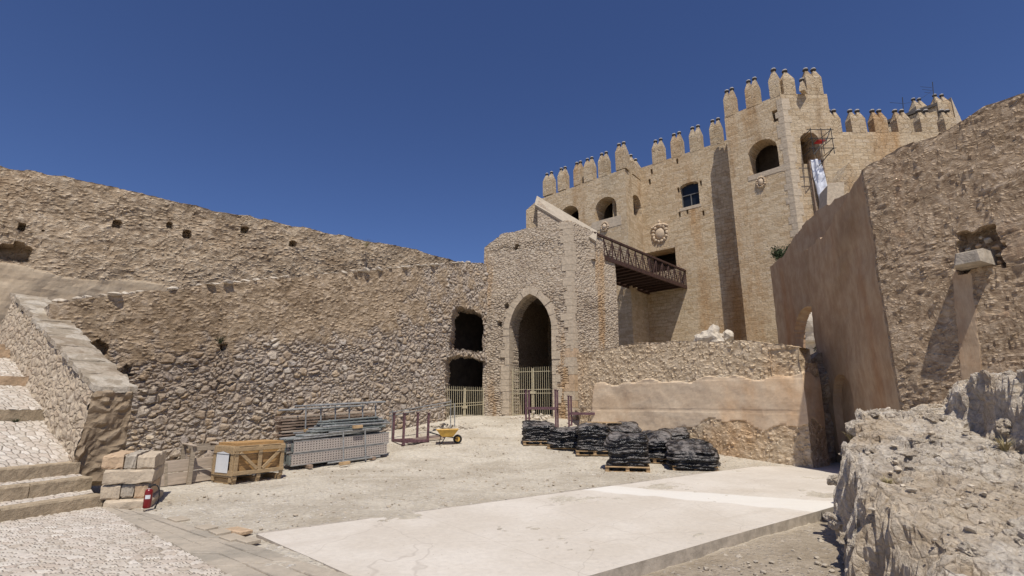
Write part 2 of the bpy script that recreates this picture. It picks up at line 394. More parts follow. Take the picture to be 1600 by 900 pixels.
def cob(name, az, sc, bright):
    n = NB(name, 'BOTH'); v = n.coord(); w = n.warp(n.map(v, (1,1,0.0)), 2.5, .10); w = n.map(w, (1, az, 1), rot=(0,0,R(20)))
    vo = n.vor(w, sc, dims='2D', rnd=.85); e = n.vor(w, sc, 'DISTANCE_TO_EDGE', dims='2D', rnd=.85).outputs['Distance']
    r = n.n('ShaderNodeSeparateColor', {'Color': vo.outputs['Color']}); k = n.rng(e, .02, .20)
    c = n.ramp(r.outputs[0], [tuple(x*bright for x in t) for t in ((.46,.40,.33),(.58,.53,.46),(.50,.43,.36),(.66,.61,.54))])
    f = n.noise(v, 25, 5, .65); c = n.mix(1.0, c, n.ramp(f, [(.3, (.85,.85,.85)), (.7, (1.08,1.08,1.08))]), 'MULTIPLY')
    c = n.mix(n.rng(e, .0, .06), (.38,.325,.26), c)
    c = n.stain(c, v, (.82,.78,.72), .45, .7, (.5,.5,.5), .7)
    hh = n.math('ADD', n.math('MULTIPLY', n.math('POWER', k, .6), n.mixf(r.outputs[1], .7, 1)), n.math('MULTIPLY', f, .15))
    M[name] = n.fin(c, hh, .026, .85, mid=.6)
cob('cobbles', 1.6, 5.6, 1.02); cob('ramp_cobbles', 1.4, 6.0, 1.05)
n = NB('flagstone', 'BUMP'); v = n.coord(); f = n.noise(v, 8, 7, .7); a = n.noise(v, 1.2, 3, .5)
M['flagstone'] = n.fin(n.mix(1.0, n.mix(n.rng(a, .4, .6), (.36,.32,.26), (.46,.40,.32)), n.ramp(f, [(.25, (.8,.8,.8)), (.75, (1.12,1.12,1.12))]), 'MULTIPLY'), f, .02, .9)
# rock
n = NB('outcrop_rock', 'BOTH'); v = n.coord(); w = n.warp(n.map(v, (1,1,1.3)), 1.5, .35)
e = n.vor(w, 2.2, 'DISTANCE_TO_EDGE').outputs['Distance']; e2 = n.vor(n.warp(v, 4, .15), 6.5, 'DISTANCE_TO_EDGE').outputs['Distance']
a = n.noise(w, 3.0, 9, .68); b = n.noise(v, 16, 6, .7)
k = n.rng(e, 0, .14); k2 = n.rng(e2, 0, .12)
h = n.math('ADD', n.math('MULTIPLY', k, .02), n.math('ADD', n.math('MULTIPLY', a, .13), n.math('ADD', n.math('MULTIPLY', b, .055), n.math('MULTIPLY', k2, .014))))
col = n.mix(n.rng(a, .35, .68), (.50,.43,.345), (.71,.645,.55)); col = n.mix(1.0, col, n.ramp(b, [(.3, (.72,.71,.69)), (.65, (1.12,1.12,1.12))]), 'MULTIPLY')
col = n.mix(k2, n.mix(1.0, col, (.90,.87,.83), 'MULTIPLY'), col)
col = n.stain(col, v, (.88,.79,.66), .55, .72, (.8,.8,.8), .8); col = n.mix(n.zone(), col, n.mix(1.0, col, (.92,.87,.80), 'MULTIPLY'))
M['outcrop_rock'] = n.fin(col, h, 1.0, .95, mid=.14)
rub('parapet_end_shaded', [(.27,.205,.14),(.36,.28,.195),(.30,.23,.155),(.40,.32,.23)], (.24,.18,.12), 3.2, 1.3, .05, .35, .3)  # darker copy of parapet_stone: the end face's shade is put into its colour
n = NB('embedded_stone', 'BOTH'); v = n.coord(); a = n.noise(v, 5, 8, .66); b = n.noise(v, 20, 6, .7)
col = n.mix(n.rng(a, .35, .65), (.46,.385,.295), (.66,.585,.48)); col = n.mix(1.0, col, n.ramp(b, [(.3, (.72,.71,.69)), (.65, (1.1,1.1,1.1))]), 'MULTIPLY')
M['embedded_stone'] = n.fin(col, n.math('ADD', n.math('MULTIPLY', a, .12), n.math('MULTIPLY', b, .03)), 1.0, .95, mid=.075)
# ---------------------------------------------------------------- wall builder
def arch(u0, u1, zb, zt, depth, rise=.45, pointed=False, ragged=0.0):
    w = u1-u0; uc = (u0+u1)/2; zs = zt-w*rise*(1.5 if pointed else 1)
    def f(u, z):
        if ragged: 
            q = ragged*noise.fractal(Vector((u*1.8, z*1.8, 3.3)), 1.0, 2.0, 4); q2 = ragged*noise.fractal(Vector((z*1.8, u*1.8, 9.3)), 1.0, 2.0, 4)
            u += q; z += q2
        if z < zb or u < u0 or u > u1 or z > zt: return 0
        if z <= zs or rise == 0: return depth
        x = abs(u-uc)/(w/2); t = (z-zs)/(zt-zs)
        if pointed: return depth if x <= (1-t**1.7)**.66 else 0
        return depth if x*x+t*t <= 1 else 0
    f.box = (u0, u1, zb, zt); f.fine = .05; return f
def lines(a, b, res, boxes, k):
    L = list(np.arange(a, b, res))+[b]
    for f in boxes:
        lo, hi = f.box[k], f.box[k+1]
        L += [lo-.012, lo+.012, hi-.012, hi+.012]+list(np.arange(lo, hi, f.fine))
    L = sorted(x for x in L if a-1e-6 <= x <= b+1e-6); o = [L[0]]
    for x in L[1:]:
        if x-o[-1] > .009: o.append(x)
    o[-1] = b; return o
def hwall(name, path, z0, top, res, thick, mat, parent=None, rough=0.0, ragged=0.0, holes=(), zone=None, batter=0.0, rsc=.6, extra=()):
    """a free-standing wall along a plan polyline (outer face to its right): face, top, back and ends in one mesh"""
    P = [np.array(p, float) for p in path]; seg = [np.linalg.norm(P[i+1]-P[i]) for i in range(len(P)-1)]; cum = [0]+list(np.cumsum(seg)); L = cum[-1]
    U = lines(0, L, res, [h for h in holes], 0); U = sorted(set(U) | set(cum[1:-1])|set(extra))
    ztp = lambda u: float(np.interp(u, [t[0] for t in top], [t[1] for t in top]))
    zmax = max(t[1] for t in top)+ragged
    Z = lines(z0, zmax, res, [h for h in holes], 2)
    thr = [h for h in holes if getattr(h, 'through', False)]
    nz = len(Z); K = max(2, int(thick/max(res, .15)))
    V = []; UV = []; Zn = []; idx = {}; cols = []; us = []; deep = set()
    sd = sum(ord(c) for c in name)*.37
    for u in U:
        i = min(len(seg)-1, max(0, int(np.searchsorted(cum, u, 'right')-1))); t = (u-cum[i])/seg[i]
        p = P[i]*(1-t)+P[i+1]*t; d = (P[i+1]-P[i])/seg[i]; nn = np.array((d[1], -d[0]))
        if abs(u-cum[i]) < 1e-6 and 0 < i: d0 = (P[i]-P[i-1])/seg[i-1]; nn = nn+np.array((d0[1], -d0[0])); nn = nn/np.linalg.norm(nn)
        zt = ztp(u)
        if ragged: zt += ragged*noise.fractal(Vector((u*1.3, sd, 0)), 1.0, 2.0, 5)+ragged*.6*(noise.cell(Vector((u*2.3+sd, sd, 0)))-.5)
        col = []; last = None
        for z in Z:
            cl = z >= zt-1e-4
            if cl and last is not None: col.append(last); continue
            zz = zt if cl else z
            off = 0.0; sk = -nn
            for h in holes:
                dd = h(u, zz)
                if dd > off: off = dd; sk = np.array(getattr(h, 'skew', -nn))
            r = 0
            if rough: r = rough*noise.fractal(Vector((u*rsc+sd, zz*rsc, sd)), 1.0, 2.0, 5)
            r -= batter*(zz-z0)
            q = p+nn*r+sk*off; V.append((q[0], q[1], zz)); UV.append((u, zz)); _ = deep.add(len(V)-1) if thr and off >= thick-.16 else None; Zn.append(zone(u, zz) if zone else 0.0)
            last = len(V)-1 if cl else None; col.append(len(V)-1)
        topi = col[-1]
        if last is None: zt = Z[-1]
        for k in range(1, K+1):
            t = k/K; r = 0
            if rough and k < K: r = ragged*.5*noise.fractal(Vector((u*1.5, t*2, sd)), 1.0, 2.0, 4)
            q = p-nn*(thick*t+batter*(zt-z0)*(1-t)); V.append((q[0], q[1], zt+r)); UV.append((u, zt+thick*t)); Zn.append(0.0); col.append(len(V)-1)
        if thr:
            for zq in (max(h.box[3] for h in thr), min(h.box[2] for h in thr)): V.append((*(p-nn*thick), min(zq, zt-.06))); UV.append((u, zq)); Zn.append(0.0); col.append(len(V)-1)
        V.append((*(p-nn*thick), z0)); UV.append((u, z0)); Zn.append(0.0); col.append(len(V)-1)
        us.append(u)
        cols.append(col)
    Fc = []
    for a, b in zip(cols[:-1], cols[1:]):
        for j in range(len(a)-1):
            f = [a[j], b[j], b[j+1], a[j+1]]; g = []
            for x in f:
                if x not in g: g.append(x)
            if thr and all(x in deep for x in g): continue
            if thr and j == len(a)-3 and any(UV[a[0]][0] > h.box[0]-.02 and UV[b[0]][0] < h.box[1]+getattr(h, 'bk', .02) for h in thr): continue
            if len(g) > 2: Fc.append(tuple(g))
    for c, rev in ((cols[0], True), (cols[-1], False)):
        g = []
        for x in c:
            if x not in g: g.append(x)
        # end caps as strips between front and back
        fr = [x for x in g[:-(K+1)]]; top_ = g[-(K+2):-1]; bk = g[-1]
        Fc.append(tuple(g) if not rev else tuple(reversed(g)))
    o = mesh_obj(name, V, Fc, mat, parent, uv=UV, attr=Zn)
    return o
def path_pt(A, B, u, off=0):
    L = math.hypot(B[0]-A[0], B[1]-A[1]); e = ((B[0]-A[0])/L, (B[1]-A[1])/L)
    return (A[0]+e[0]*u+e[1]*off, A[1]+e[1]*u-e[0]*off)
# ================================================================ SETTING
def sheet(name, xs, ys, zf, mat, zone=None, parent=None, smooth=True):
    V = [(x, y, zf(x, y)) for y in ys for x in xs]; nx = len(xs)
    Fc = [(j*nx+i, j*nx+i+1, (j+1)*nx+i+1, (j+1)*nx+i) for j in range(len(ys)-1) for i in range(nx-1)]
    o = mesh_obj(name, V, Fc, mat, parent, local=True, smooth=smooth, attr=[zone(v[0], v[1]) for v in V] if zone else None); return o
xs = [-900,-300,-100,-45,-25,-17]+list(np.arange(-13, 13.01, .07))+[17,25,45,100,300,900]
ys = [-600,-100,-30,-8,0,3]+list(np.arange(4.6, 27, .07))+[28,32,40,60,120,400,1500]
def gzn(x, y):
    return gz(x, y)+.035*noise.fractal(Vector((x*.7, y*.7, 0)), 1, 2, 4)+(-.16 if x < -2.5-(y-6)*1.12 and y < 9.8 else 0)
def dirt_zone(x, y):
    s = (x-SLA[0])*SLN[0]+(y-SLA[1])*SLN[1]
    return sstep(-.1, .1, s)*.75 if y < 17 else 0
tag(sheet('ground', xs, ys, gzn, M['gravel_ground'], dirt_zone), kind='structure')
# concrete path slab
PO = [(-3.6,7.8),(-.585,4.91),(10.9,13.75),(10.2,17.2),(8.1,16.56)]
def slab():
    e1 = np.array((.797,.604)); n1 = np.array((.604,-.797)); o0 = np.array(PO[0]); V = []; Z = []; nu, nv = 150, 60
    for j in range(nv+1):
        for i in range(nu+1):
            t = i/nu; s = j/nv
            a = np.array(PO[0])*(1-s)+np.array(PO[1])*s; b = np.array((8.1,16.56))*(1-s)+np.array((10.9,13.75))*s
            p = a*(1-t)+b*t; V.append((p[0], p[1], .024+.006*noise.noise(Vector((p[0]*.5, p[1]*.5, 2)))))
            q = noise.fractal(Vector((p[0]*1.1, p[1]*1.1, 5)), 1, 2, 4)*.18
            k = t*18.2-7.9-s*1.2+q   # the newer, whiter strip
            Z.append(sstep(0, .08, k)*(1-sstep(1.0, 1.2, k-s*.5))*.75)
    nx = nu+1; Fc = [(j*nx+i, (j+1)*nx+i, (j+1)*nx+i+1, j*nx+i+1) for j in range(nv) for i in range(nu)]
    # skirt
    ring = [i for i in range(nx)]+[j*nx+nu for j in range(1, nv+1)]+[nv*nx+i for i in range(nu-1,-1,-1)]+[j*nx for j in range(nv-1,0,-1)]
    b = len(V); fm = [0]*len(Fc)
    for i in ring: V.append((V[i][0], V[i][1], -.32)); Z.append(0)
    m = len(ring)
    for k in range(m): Fc.append((ring[k], ring[(k+1)%m], b+(k+1)%m, b+k)); fm.append(1)
    o = mesh_obj('path', V, Fc, None, attr=Z, mats=[M['concrete'], M['concrete_edge']], fm=fm); tag(o, kind='structure')
    # far corner piece toward the big wall
    mb = MB(); q = [(8.13,16.5),(10.93,13.72),(11.6,14.6),(10.4,17.6)]
    mb.hexa([(x,y,-.3) for x,y in q]+[(x,y,.019) for x,y in q]); tag(mb.out('path', M['concrete']), kind='structure')
slab()
# low kerb along the yard side of the path
mb = MB(); a = Vector((-3.6,7.8,0)); b = Vector((8.1,16.56,0)); d = (b-a); nrm = Vector((-.6,.8,0))
for k in range(20):
    p = a+d*(k/20+.002); q = a+d*((k+1)/20-.002); w = .10+.03*random.random(); z = .014+.008*random.random()
    mb.hexa([p+Vector((0,0,-.1))+nrm*.01, q+Vector((0,0,-.1))+nrm*.01, q+nrm*w+Vector((0,0,-.1)), p+nrm*w+Vector((0,0,-.1)), p+nrm*.01+Vector((0,0,z)), q+nrm*.01+Vector((0,0,z)), q+nrm*w+Vector((0,0,z)), p+nrm*w+Vector((0,0,z))])
tag(mb.out('kerb', M['concrete_edge']), kind='structure')
# cobbled pavement at the near left
IN0 = Vector((-7.35,9.75,0)); IN1 = Vector((-3.1,6.07,0)); OU0 = Vector((-6.3,9.35,0)); OU1 = Vector((-1.82,6.07,0))
def cobble_sheet():
    V = []; nu, nv = 260, 150; rdir = Vector((-.34,-.94,0))
    for j in range(nv+1):
        for i in range(nu+1):
            t = i/nu; s = j/nv
            a = IN0+(IN1-IN0)*1.5*t; p = a+Vector((-.45,-.9,0)).normalized()*s*5.0
            p.x -= 0; V.append((p.x, p.y, .034+.010*noise.noise(Vector((p.x*.8, p.y*.8, 0)))))
    nx = nu+1
    return mesh_obj('cobbled_pavement', V, [(j*nx+i, (j+1)*nx+i, (j+1)*nx+i+1, j*nx+i+1) for j in range(nv) for i in range(nu)], M['cobbles'], smooth=True)
tag(cobble_sheet(), kind='structure')
# flagstone border: two rows of worn slabs
mb = MB(); rnd = random.Random(3)
for row in range(3):
    s = 0
    while s < 1.55:
        l = rnd.uniform(.09, .15); e = s+l
        def Q(t, w): return (IN0.lerp(IN0+(IN1-IN0), t))*(1-w)+(OU0.lerp(OU0+(OU1-OU0), t))*w if False else (IN0+(IN1-IN0)*t)*(1-w)+(OU0+(OU1-OU0)*t)*w
        w0, w1 = row/3+.012, (row+1)/3-.012; g = .003
        z = .03+rnd.uniform(-.006, .008); j = lambda: Vector((rnd.uniform(-.015,.015), rnd.uniform(-.015,.015), 0))
        c = [Q(s+g, w0)+j(), Q(e-g, w0)+j(), Q(e-g, w1)+j(), Q(s+g, w1)+j()]
        c = [c[0], c[1], c[2], c[3]]
        low = [p+Vector((0,0,-.08)) for p in c]; ctr = sum(c, Vector())/4
        mb.hexa(low+[p+Vector((0,0,z-.01)) for p in c]) if False else mb.add(low+[p+Vector((0,0,z-.012)) for p in c]+[ctr+(p-ctr)*.96+Vector((0,0,z)) for p in c],
            [(0,1,5,4),(1,2,6,5),(2,3,7,6),(3,0,4,7),(4,5,9,8),(5,6,10,9),(6,7,11,10),(7,4,8,11),(8,9,10,11)])
        s = e
tag(mb.out('paving', M['flagstone']), kind='structure')
# mortar bed under the flags
q = [IN0+Vector((0,0,0)), IN0+(IN1-IN0)*1.6, OU0+(OU1-OU0)*1.6, OU0]
mb = MB(); mb.hexa([(p.x,p.y,-.1) for p in q]+[(p.x,p.y,.008) for p in q]); tag(mb.out('paving', M['concrete_edge']), kind='structure')
# loose pale pavers along the border
lp = [(278,816,.36,'lone'), (322,829,.30,''), (343,836,.30,''), (362,846,.34,''), (388,850,.26,''), (372,834,.40,'orange')]
lab = ['pale rectangular paver lying alone nearest the fire extinguisher', 'second pale paver from the extinguisher along the flagstone border', 'small pale paver between two others beside the orange slab', 'pale paver below the orange slab on the flagstone border', 'pale paver nearest the concrete path at end of the row', 'orange tinted flat paver lying on the gravel beside the pale ones']
for (px, py, w, k), lb in zip(lp, lab):
    p = onground(px, py); t = thing('paver', (p[0], p[1], 0), lb, 'paver', 'loose pavers by the flagstone border', R(-38+random.uniform(-6,6)))
    mb = MB(); mb.bbox((0,0,.035), (w, .2, .05), .008); mb.out('stone_slab', M['orange_stone'] if k == 'orange' else M['coping_white'], t, True)
    t.children[0].rotation_euler.x = R(random.uniform(-2, 2))
# ---------------------------------------------------------------- scattered stones (nobody could count them)
def scatter(name, N, region, smin, smax, mat, seed, zf=gz):
    rnd = random.Random(seed); V = []; Fc = []; k = 0
    while k < N:
        x = rnd.uniform(*region[0]); y = rnd.uniform(*region[1])
        if not region[2](x, y): continue
        s = smin*(smax/smin)**(rnd.random()**2.2); v, f = stone_verts((x, y, zf(x, y)+s*.15), (s, s*rnd.uniform(.6,1), s*rnd.uniform(.4,.7)), seed*999+k, ICO0 if s < .03 else ICO1)
        b = len(V); V += v; Fc += [tuple(i+b for i in q) for q in f]; k += 1
    return mesh_obj(name, V, Fc, mat)
def in_yard(x, y):
    s = (x+3.6)*(-.6)+(y-7.8)*.8
    w = (x+12.4)*.76-(y-13.5)*.65
    return s > .12 and w > .3 and (x-OU0.x)*.59+(y-OU0.y)*.806 > .05 and (x-2.9)*.78+(y-22.5)*.63 < .1
tag(scatter('gravel', 5200, ((-10, 9), (6, 25), in_yard), .008, .05, M['coping_white'], 5), 'loose pale gravel and small stones strewn over the yard', 'gravel', kind='stuff')
tag(scatter('gravel', 900, ((0, 6), (4.5, 12), lambda x, y: (x-SLA[0])*SLN[0]+(y-SLA[1])*SLN[1] > .05), .008, .06, M['grey_stone'], 6), 'loose stones in the brown dirt beside the concrete path', 'gravel', kind='stuff')
def room(A, B, u0, u1, z0_, z1_, d0, d1, parent, name='passage', mat='passage_stone'):
    e = (np.array(B)-np.array(A))/math.dist(A, B); nn = np.array((e[1], -e[0]))
    def P(u, d, z): q = np.array(A)+e*u-nn*d; return (q[0], q[1], z)
    V = [P(u0,d0,z0_),P(u1,d0,z0_),P(u1,d1,z0_),P(u0,d1,z0_),P(u0,d0,z1_),P(u1,d0,z1_),P(u1,d1,z1_),P(u0,d1,z1_)]
    return mesh_obj(name, V, [(0,1,2,3),(4,7,6,5),(1,5,6,2),(2,6,7,3),(3,7,4,0)], M[mat], parent)
def through(f, d=1.2): f.through = True; return f
def back(f, A, B, parent, du=0, d1=4.0, m=.7, mat='recess_shade'):
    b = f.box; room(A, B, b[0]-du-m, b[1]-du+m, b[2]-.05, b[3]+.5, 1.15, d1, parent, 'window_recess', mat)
# ================================================================ CASTLE
CA, CAe = (7.97, 33.5), (2.2, 38.58)      # left bastion face A (right end, left end)
CB0 = (9.65, 35.7)                        # end of narrow face B on the curtain
CC1 = (14.9, 31.1)
T0, T1, T2 = (13.85, 30.1), (16.2, 27.5), (18.98, 27.5)
castle = thing('castle', (10, 34, 0), 'tan stone castle with two pointed battlements and a tall tower behind the footbridge', 'castle')
def H(px, py, A, B): return hit(px, py, A, B)
def win(px0, px1, pyt, pyb, A, B, depth, rise=.5, **k):
    pm = (px0+px1)/2; ym = (pyt+pyb)/2
    u0 = H(px0, ym, A, B)[0]; u1 = H(px1, ym, A, B)[0]; zt = H(pm, pyt, A, B)[1]; zb = H(pm, pyb, A, B)[1]
    return arch(u0, u1, zb, zt, depth, rise, **k)
cm = M['castle_masonry']
AL, AR = CAe, CA
wA = [through(win(930, 963, 308, 342, AL, AR, 1.2)), through(win(874, 904, 322, 352, AL, AR, 1.2))]
hwall('wall', [AL, AR, CB0], -3, [(0,17.9),(20,18.4)], .4, 1.2, cm, castle, holes=wA+[]).name
LA = math.dist(AL, AR)
# re-do B window in its own frame
bo = castle.children[-1]
Bw = win(988, 1002, 306, 338, CA, CB0, .95)
def shift(f, du):
    g = lambda u, z: f(u-du, z); g.box = (f.box[0]+du, f.box[1]+du, f.box[2], f.box[3]); g.fine = f.fine; g.through = getattr(f, 'through', False); return g
bpy.data.objects.remove(bo)
hwall('wall', [AL, AR, CB0], -3, [(0,17.9),(20,18.4)], .4, 1.2, cm, castle, holes=wA+[shift(Bw, LA)])
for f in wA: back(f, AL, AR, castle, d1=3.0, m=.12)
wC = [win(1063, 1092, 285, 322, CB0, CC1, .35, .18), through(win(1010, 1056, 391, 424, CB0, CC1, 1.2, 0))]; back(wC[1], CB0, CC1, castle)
for px, py in ((1058,252),(1060,297),(1095,286),(1018,268),(1074,330),(1062,335),(1099,333),(1015,224+60)):
    f = win(px-1.5, px+1.5, py-4, py+4, CB0, CC1, .3, 0); wC.append(f)
hwall('wall', [CB0, CC1], -3, [(0,19.2),(20,19.2)], .4, 1.2, cm, castle, holes=wC)
# glazed window
def fill(f, A, B, depth, mat, name, parent, bars=True):
    u0, u1, zb, zt = f.box; e = (np.array(B)-np.array(A))/math.dist(A, B); nn = np.array((e[1], -e[0]))
    def P(u, z, o): q = np.array(A)+e*u+nn*o; return (q[0], q[1], z)
    mb = MB(); mb.add([P(u0,zb,-depth+.03),P(u1,zb,-depth+.03),P(u1,zt,-depth+.03),P(u0,zt,-depth+.03)], [(0,1,2,3)]); w = mb.out(name, mat, parent)
    if bars:
        m2 = MB()
        def bar(a, b, c, d): m2.hexa([P(a,c,-depth+.04),P(b,c,-depth+.04),P(b,c,-depth+.12),P(a,c,-depth+.12),P(a,d,-depth+.04),P(b,d,-depth+.04),P(b,d,-depth+.12),P(a,d,-depth+.12)])
        um = (u0+u1)/2; zm = zb+(zt-zb)*.52; t = .05
        bar(u0,u0+t,zb,zt); bar(u1-t,u1,zb,zt); bar(u0+t,u1-t,zb,zb+t); bar(u0+t,u1-t,zm,zm+t); bar(um-t/2,um+t/2,zb+t,zm)
        m2.out('frame', M['window_frame'], w)
    return w
fill(wC[0], CB0, CC1, .35, M['glass'], 'window', castle)
# pale dressed surround below window
def surround(f, A, B, name='window_surround', side=.28, below=.0, topm=.0):
    u0, u1, zb, zt = f.box; e = (np.array(B)-np.array(A))/math.dist(A, B); nn = np.array((e[1], -e[0]))
    def P(u, z, o): q = np.array(A)+e*u+nn*o; return (q[0], q[1], z)
    mb = MB()
    def slabb(a, b, c, d): mb.hexa([P(a,c,-.05),P(b,c,-.05),P(b,c,.02),P(a,c,.02),P(a,d,-.05),P(b,d,-.05),P(b,d,.02),P(a,d,.02)])
    slabb(u0-side, u1+side, zb-.22-below, zb-.01)
    return mb.out(name, M['dressed_stone'], castle)
surround(wA[0], AL, AR, side=.35, below=.5); surround(wC[0], CB0, CC1, side=.12)
# tower
wT = [through(win(1169, 1216, 218, 268, T0, T1, 1.0)), win(1207, 1216, 172, 190, T0, T1, .5, 0)]
L1 = math.dist(T0, T1)
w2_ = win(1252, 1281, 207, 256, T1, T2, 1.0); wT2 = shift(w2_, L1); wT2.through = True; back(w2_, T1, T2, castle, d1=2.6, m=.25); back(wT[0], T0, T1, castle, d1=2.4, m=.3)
hwall('tower', [(15.0,31.4), T0, T1, T2, (18.98,30.8)], -3, [(0,20.05),(30,20.05)], .4, 1.0, cm, castle, holes=[shift(w, math.dist((15.0,31.4), T0)) for w in wT+[wT2]])
surround(wT[0], T0, T1, side=.15, below=.1)
D0, D1 = (18.98, 29.3), (31, 29.3)
hwall('wall', [D0, D1], -3, [(0,18.55),(20,18.55)], .4, 1.0, cm, castle)
# quoins down the tower's front edge
mb = MB(); z = -1
while z < 19.4:
    h = .36+.08*random.random(); l = .45 if int(z*3) % 2 else .3
    e = (np.array(T1)-np.array(T0))/L1; a = np.array(T1)-e*l; b = np.array(T1); c = b+np.array((.75-l, 0))
    n1 = np.array((e[1], -e[0]))*.015; n2 = np.array((0, -.015)); m = n1+n2
    mb.hexa([(*(a+n1), z), (*(b+m), z), (*(c+n2), z), (*(b+np.array((.05,.4))), z), (*(a+n1), z+h), (*(b+m), z+h), (*(c+n2), z+h), (*(b+np.array((.05,.4))), z+h)])
    z += h+.015
mb.out('quoin', M['dressed_stone'], castle)
# merlons
def finial(parent, p, s=1.0):
    mb = MB(); mb.lathe(p, [(.03*s,-.06),(.10*s,-.02),(.155*s,.05*s),(.13*s,.12*s)], 10); f = mb.out('finial', M['finial_dark'], parent)
    m2 = MB(); m2.lathe(p, [(.135*s,.115*s),(.12*s,.16*s),(.05*s,.20*s),(.01,.205*s)], 10); m2.out('finial', M['finial_top'], parent)
def merlon(A, B, px0, px1, pyb, z, h=1.05, peaks=2, thick=.55, ph=.6, parent=None, s=1.0):
    u0 = H(px0+(.9 if px1-px0 > 12 else 0), pyb, A, B)[0]; u1 = H(px1-(.9 if px1-px0 > 12 else 0), pyb, A, B)[0]
    e = (np.array(B)-np.array(A))/math.dist(A, B); nn = np.array((e[1], -e[0]))
    def P(u, o, zz): q = np.array(A)+e*u+nn*o; return Vector((q[0], q[1], zz))
    zb = z-.05; mb = MB(); o = .012
    c = [P(u0,o,zb),P(u1,o,zb),P(u1,-thick,zb),P(u0,-thick,zb)]
    mb.hexa(c+[p+Vector((0,0,h+.05)) for p in c])
    w = (u1-u0)/peaks; tips = []
    for k in range(peaks):
        a, b = u0+w*k, u0+w*(k+1); m = (a+b)/2; zt = z+h
        q = [P(a,o,zt),P(b,o,zt),P(b,-thick,zt),P(a,-thick,zt)]
        t = [P(m-.07,-thick/2+.07,zt+ph),P(m+.07,-thick/2+.07,zt+ph),P(m+.07,-thick/2-.07,zt+ph),P(m-.07,-thick/2-.07,zt+ph)]
        mb.add(q+t, [(4,5,6,7),(0,1,5,4),(1,2,6,5),(2,3,7,6),(3,0,4,7)]); tips.append(P(m,-thick/2,zt+ph))
    par = mb.out('merlon', M['merlon_stone'], castle)
    for t in tips: finial(par, t, s)
    return par
for a, b in ((847,863),(870,884),(895,908),(911,927),(934,950)): merlon(AL, AR, a, b, 270, 18.1, 1.2, s=.95)
merlon(AL, AR, 961, 978, 256, 18.2, 1.35, 2); merlon(CA, CB0, 979.5, 984.5, 256, 18.2, 1.3, 1)
merlon(CA, CB0, 987, 1003, 255, 18.3, .95, 2)
for a, b in ((1018,1037),(1048,1067),(1078,1098),(1111,1131)): merlon(CB0, CC1, a, b, 245, 19.2, 1.2)
merlon(T0, T1, 1131.5, 1150, 180, 20.05, 1.25); merlon(T0, T1, 1165, 1187, 165, 20.05, 1.25)
merlon(T0, T1, 1203, 1221, 158, 20.05, 1.15, 1, ph=.7, s=1.1); merlon(T1, T2, 1225, 1245.5, 150, 20.05, 1.05, 1, s=1.1); merlon(T1, T2, 1261.5, 1288.5, 150, 20.05, 1.15, 2, s=1.1)
merlon((13.6,31),(16,28.4), 1250, 1258, 150, 20.05, .1, 1)
for a, b in ((1298,1317),(1331,1356),(1367,1390),(1403,1426),(1440,1465),(1478,1498)): merlon(D0, D1, a, b, 205, 18.55, .95, s=1.05)
# coats of arms
def arms(px, py, A, B, w, h, seed, big=True):
    u, z = H(px, py, A, B); e = (np.array(B)-np.array(A))/math.dist(A, B); nn = np.array((e[1], -e[0])); rnd = random.Random(seed)
    def P(du, dz, o): q = np.array(A)+e*(u+du)+nn*o; return Vector((q[0], q[1], z+dz))
    mb = MB()
    def lump(du, dz, r, rz, o=.1):
        c = P(du, dz, .0); Mx = Matrix(((e[0], nn[0], 0), (e[1], nn[1], 0), (0, 0, 1)))
        mb.add([Mx @ Vector((v.x*r, v.y*o, v.z*rz))+c for v in ICO2[0]], ICO2[1])
    lump(0, -.12*h, w*.27, h*.25, .20)
    for k in range(14):
        t = k/14*2*math.pi; lump(w*.38*math.cos(t), -.12*h+h*.33*math.sin(t), w*.09*rnd.uniform(.8,1.3), h*.075*rnd.uniform(.8,1.3), .14)
    if big:
        lump(0, h*.24, w*.14, h*.10, .22); lump(0, h*.38, w*.07, h*.09, .16)
        for sgn in (-1, 1):
            for k in range(4): lump(sgn*w*(.14+.09*k), h*(.26-.02*k+rnd.uniform(-.03,.04)), w*.07, h*.06, .14)
    mb.out('coat_of_arms', M['carved_stone'], castle, smooth=True)
arms(1031, 361, CB0, CC1, 1.35, 1.75, 1); arms(945, 352, AL, AR, .7, .95, 2, False); arms(1189, 282, T0, T1, .62, .95, 3, False)
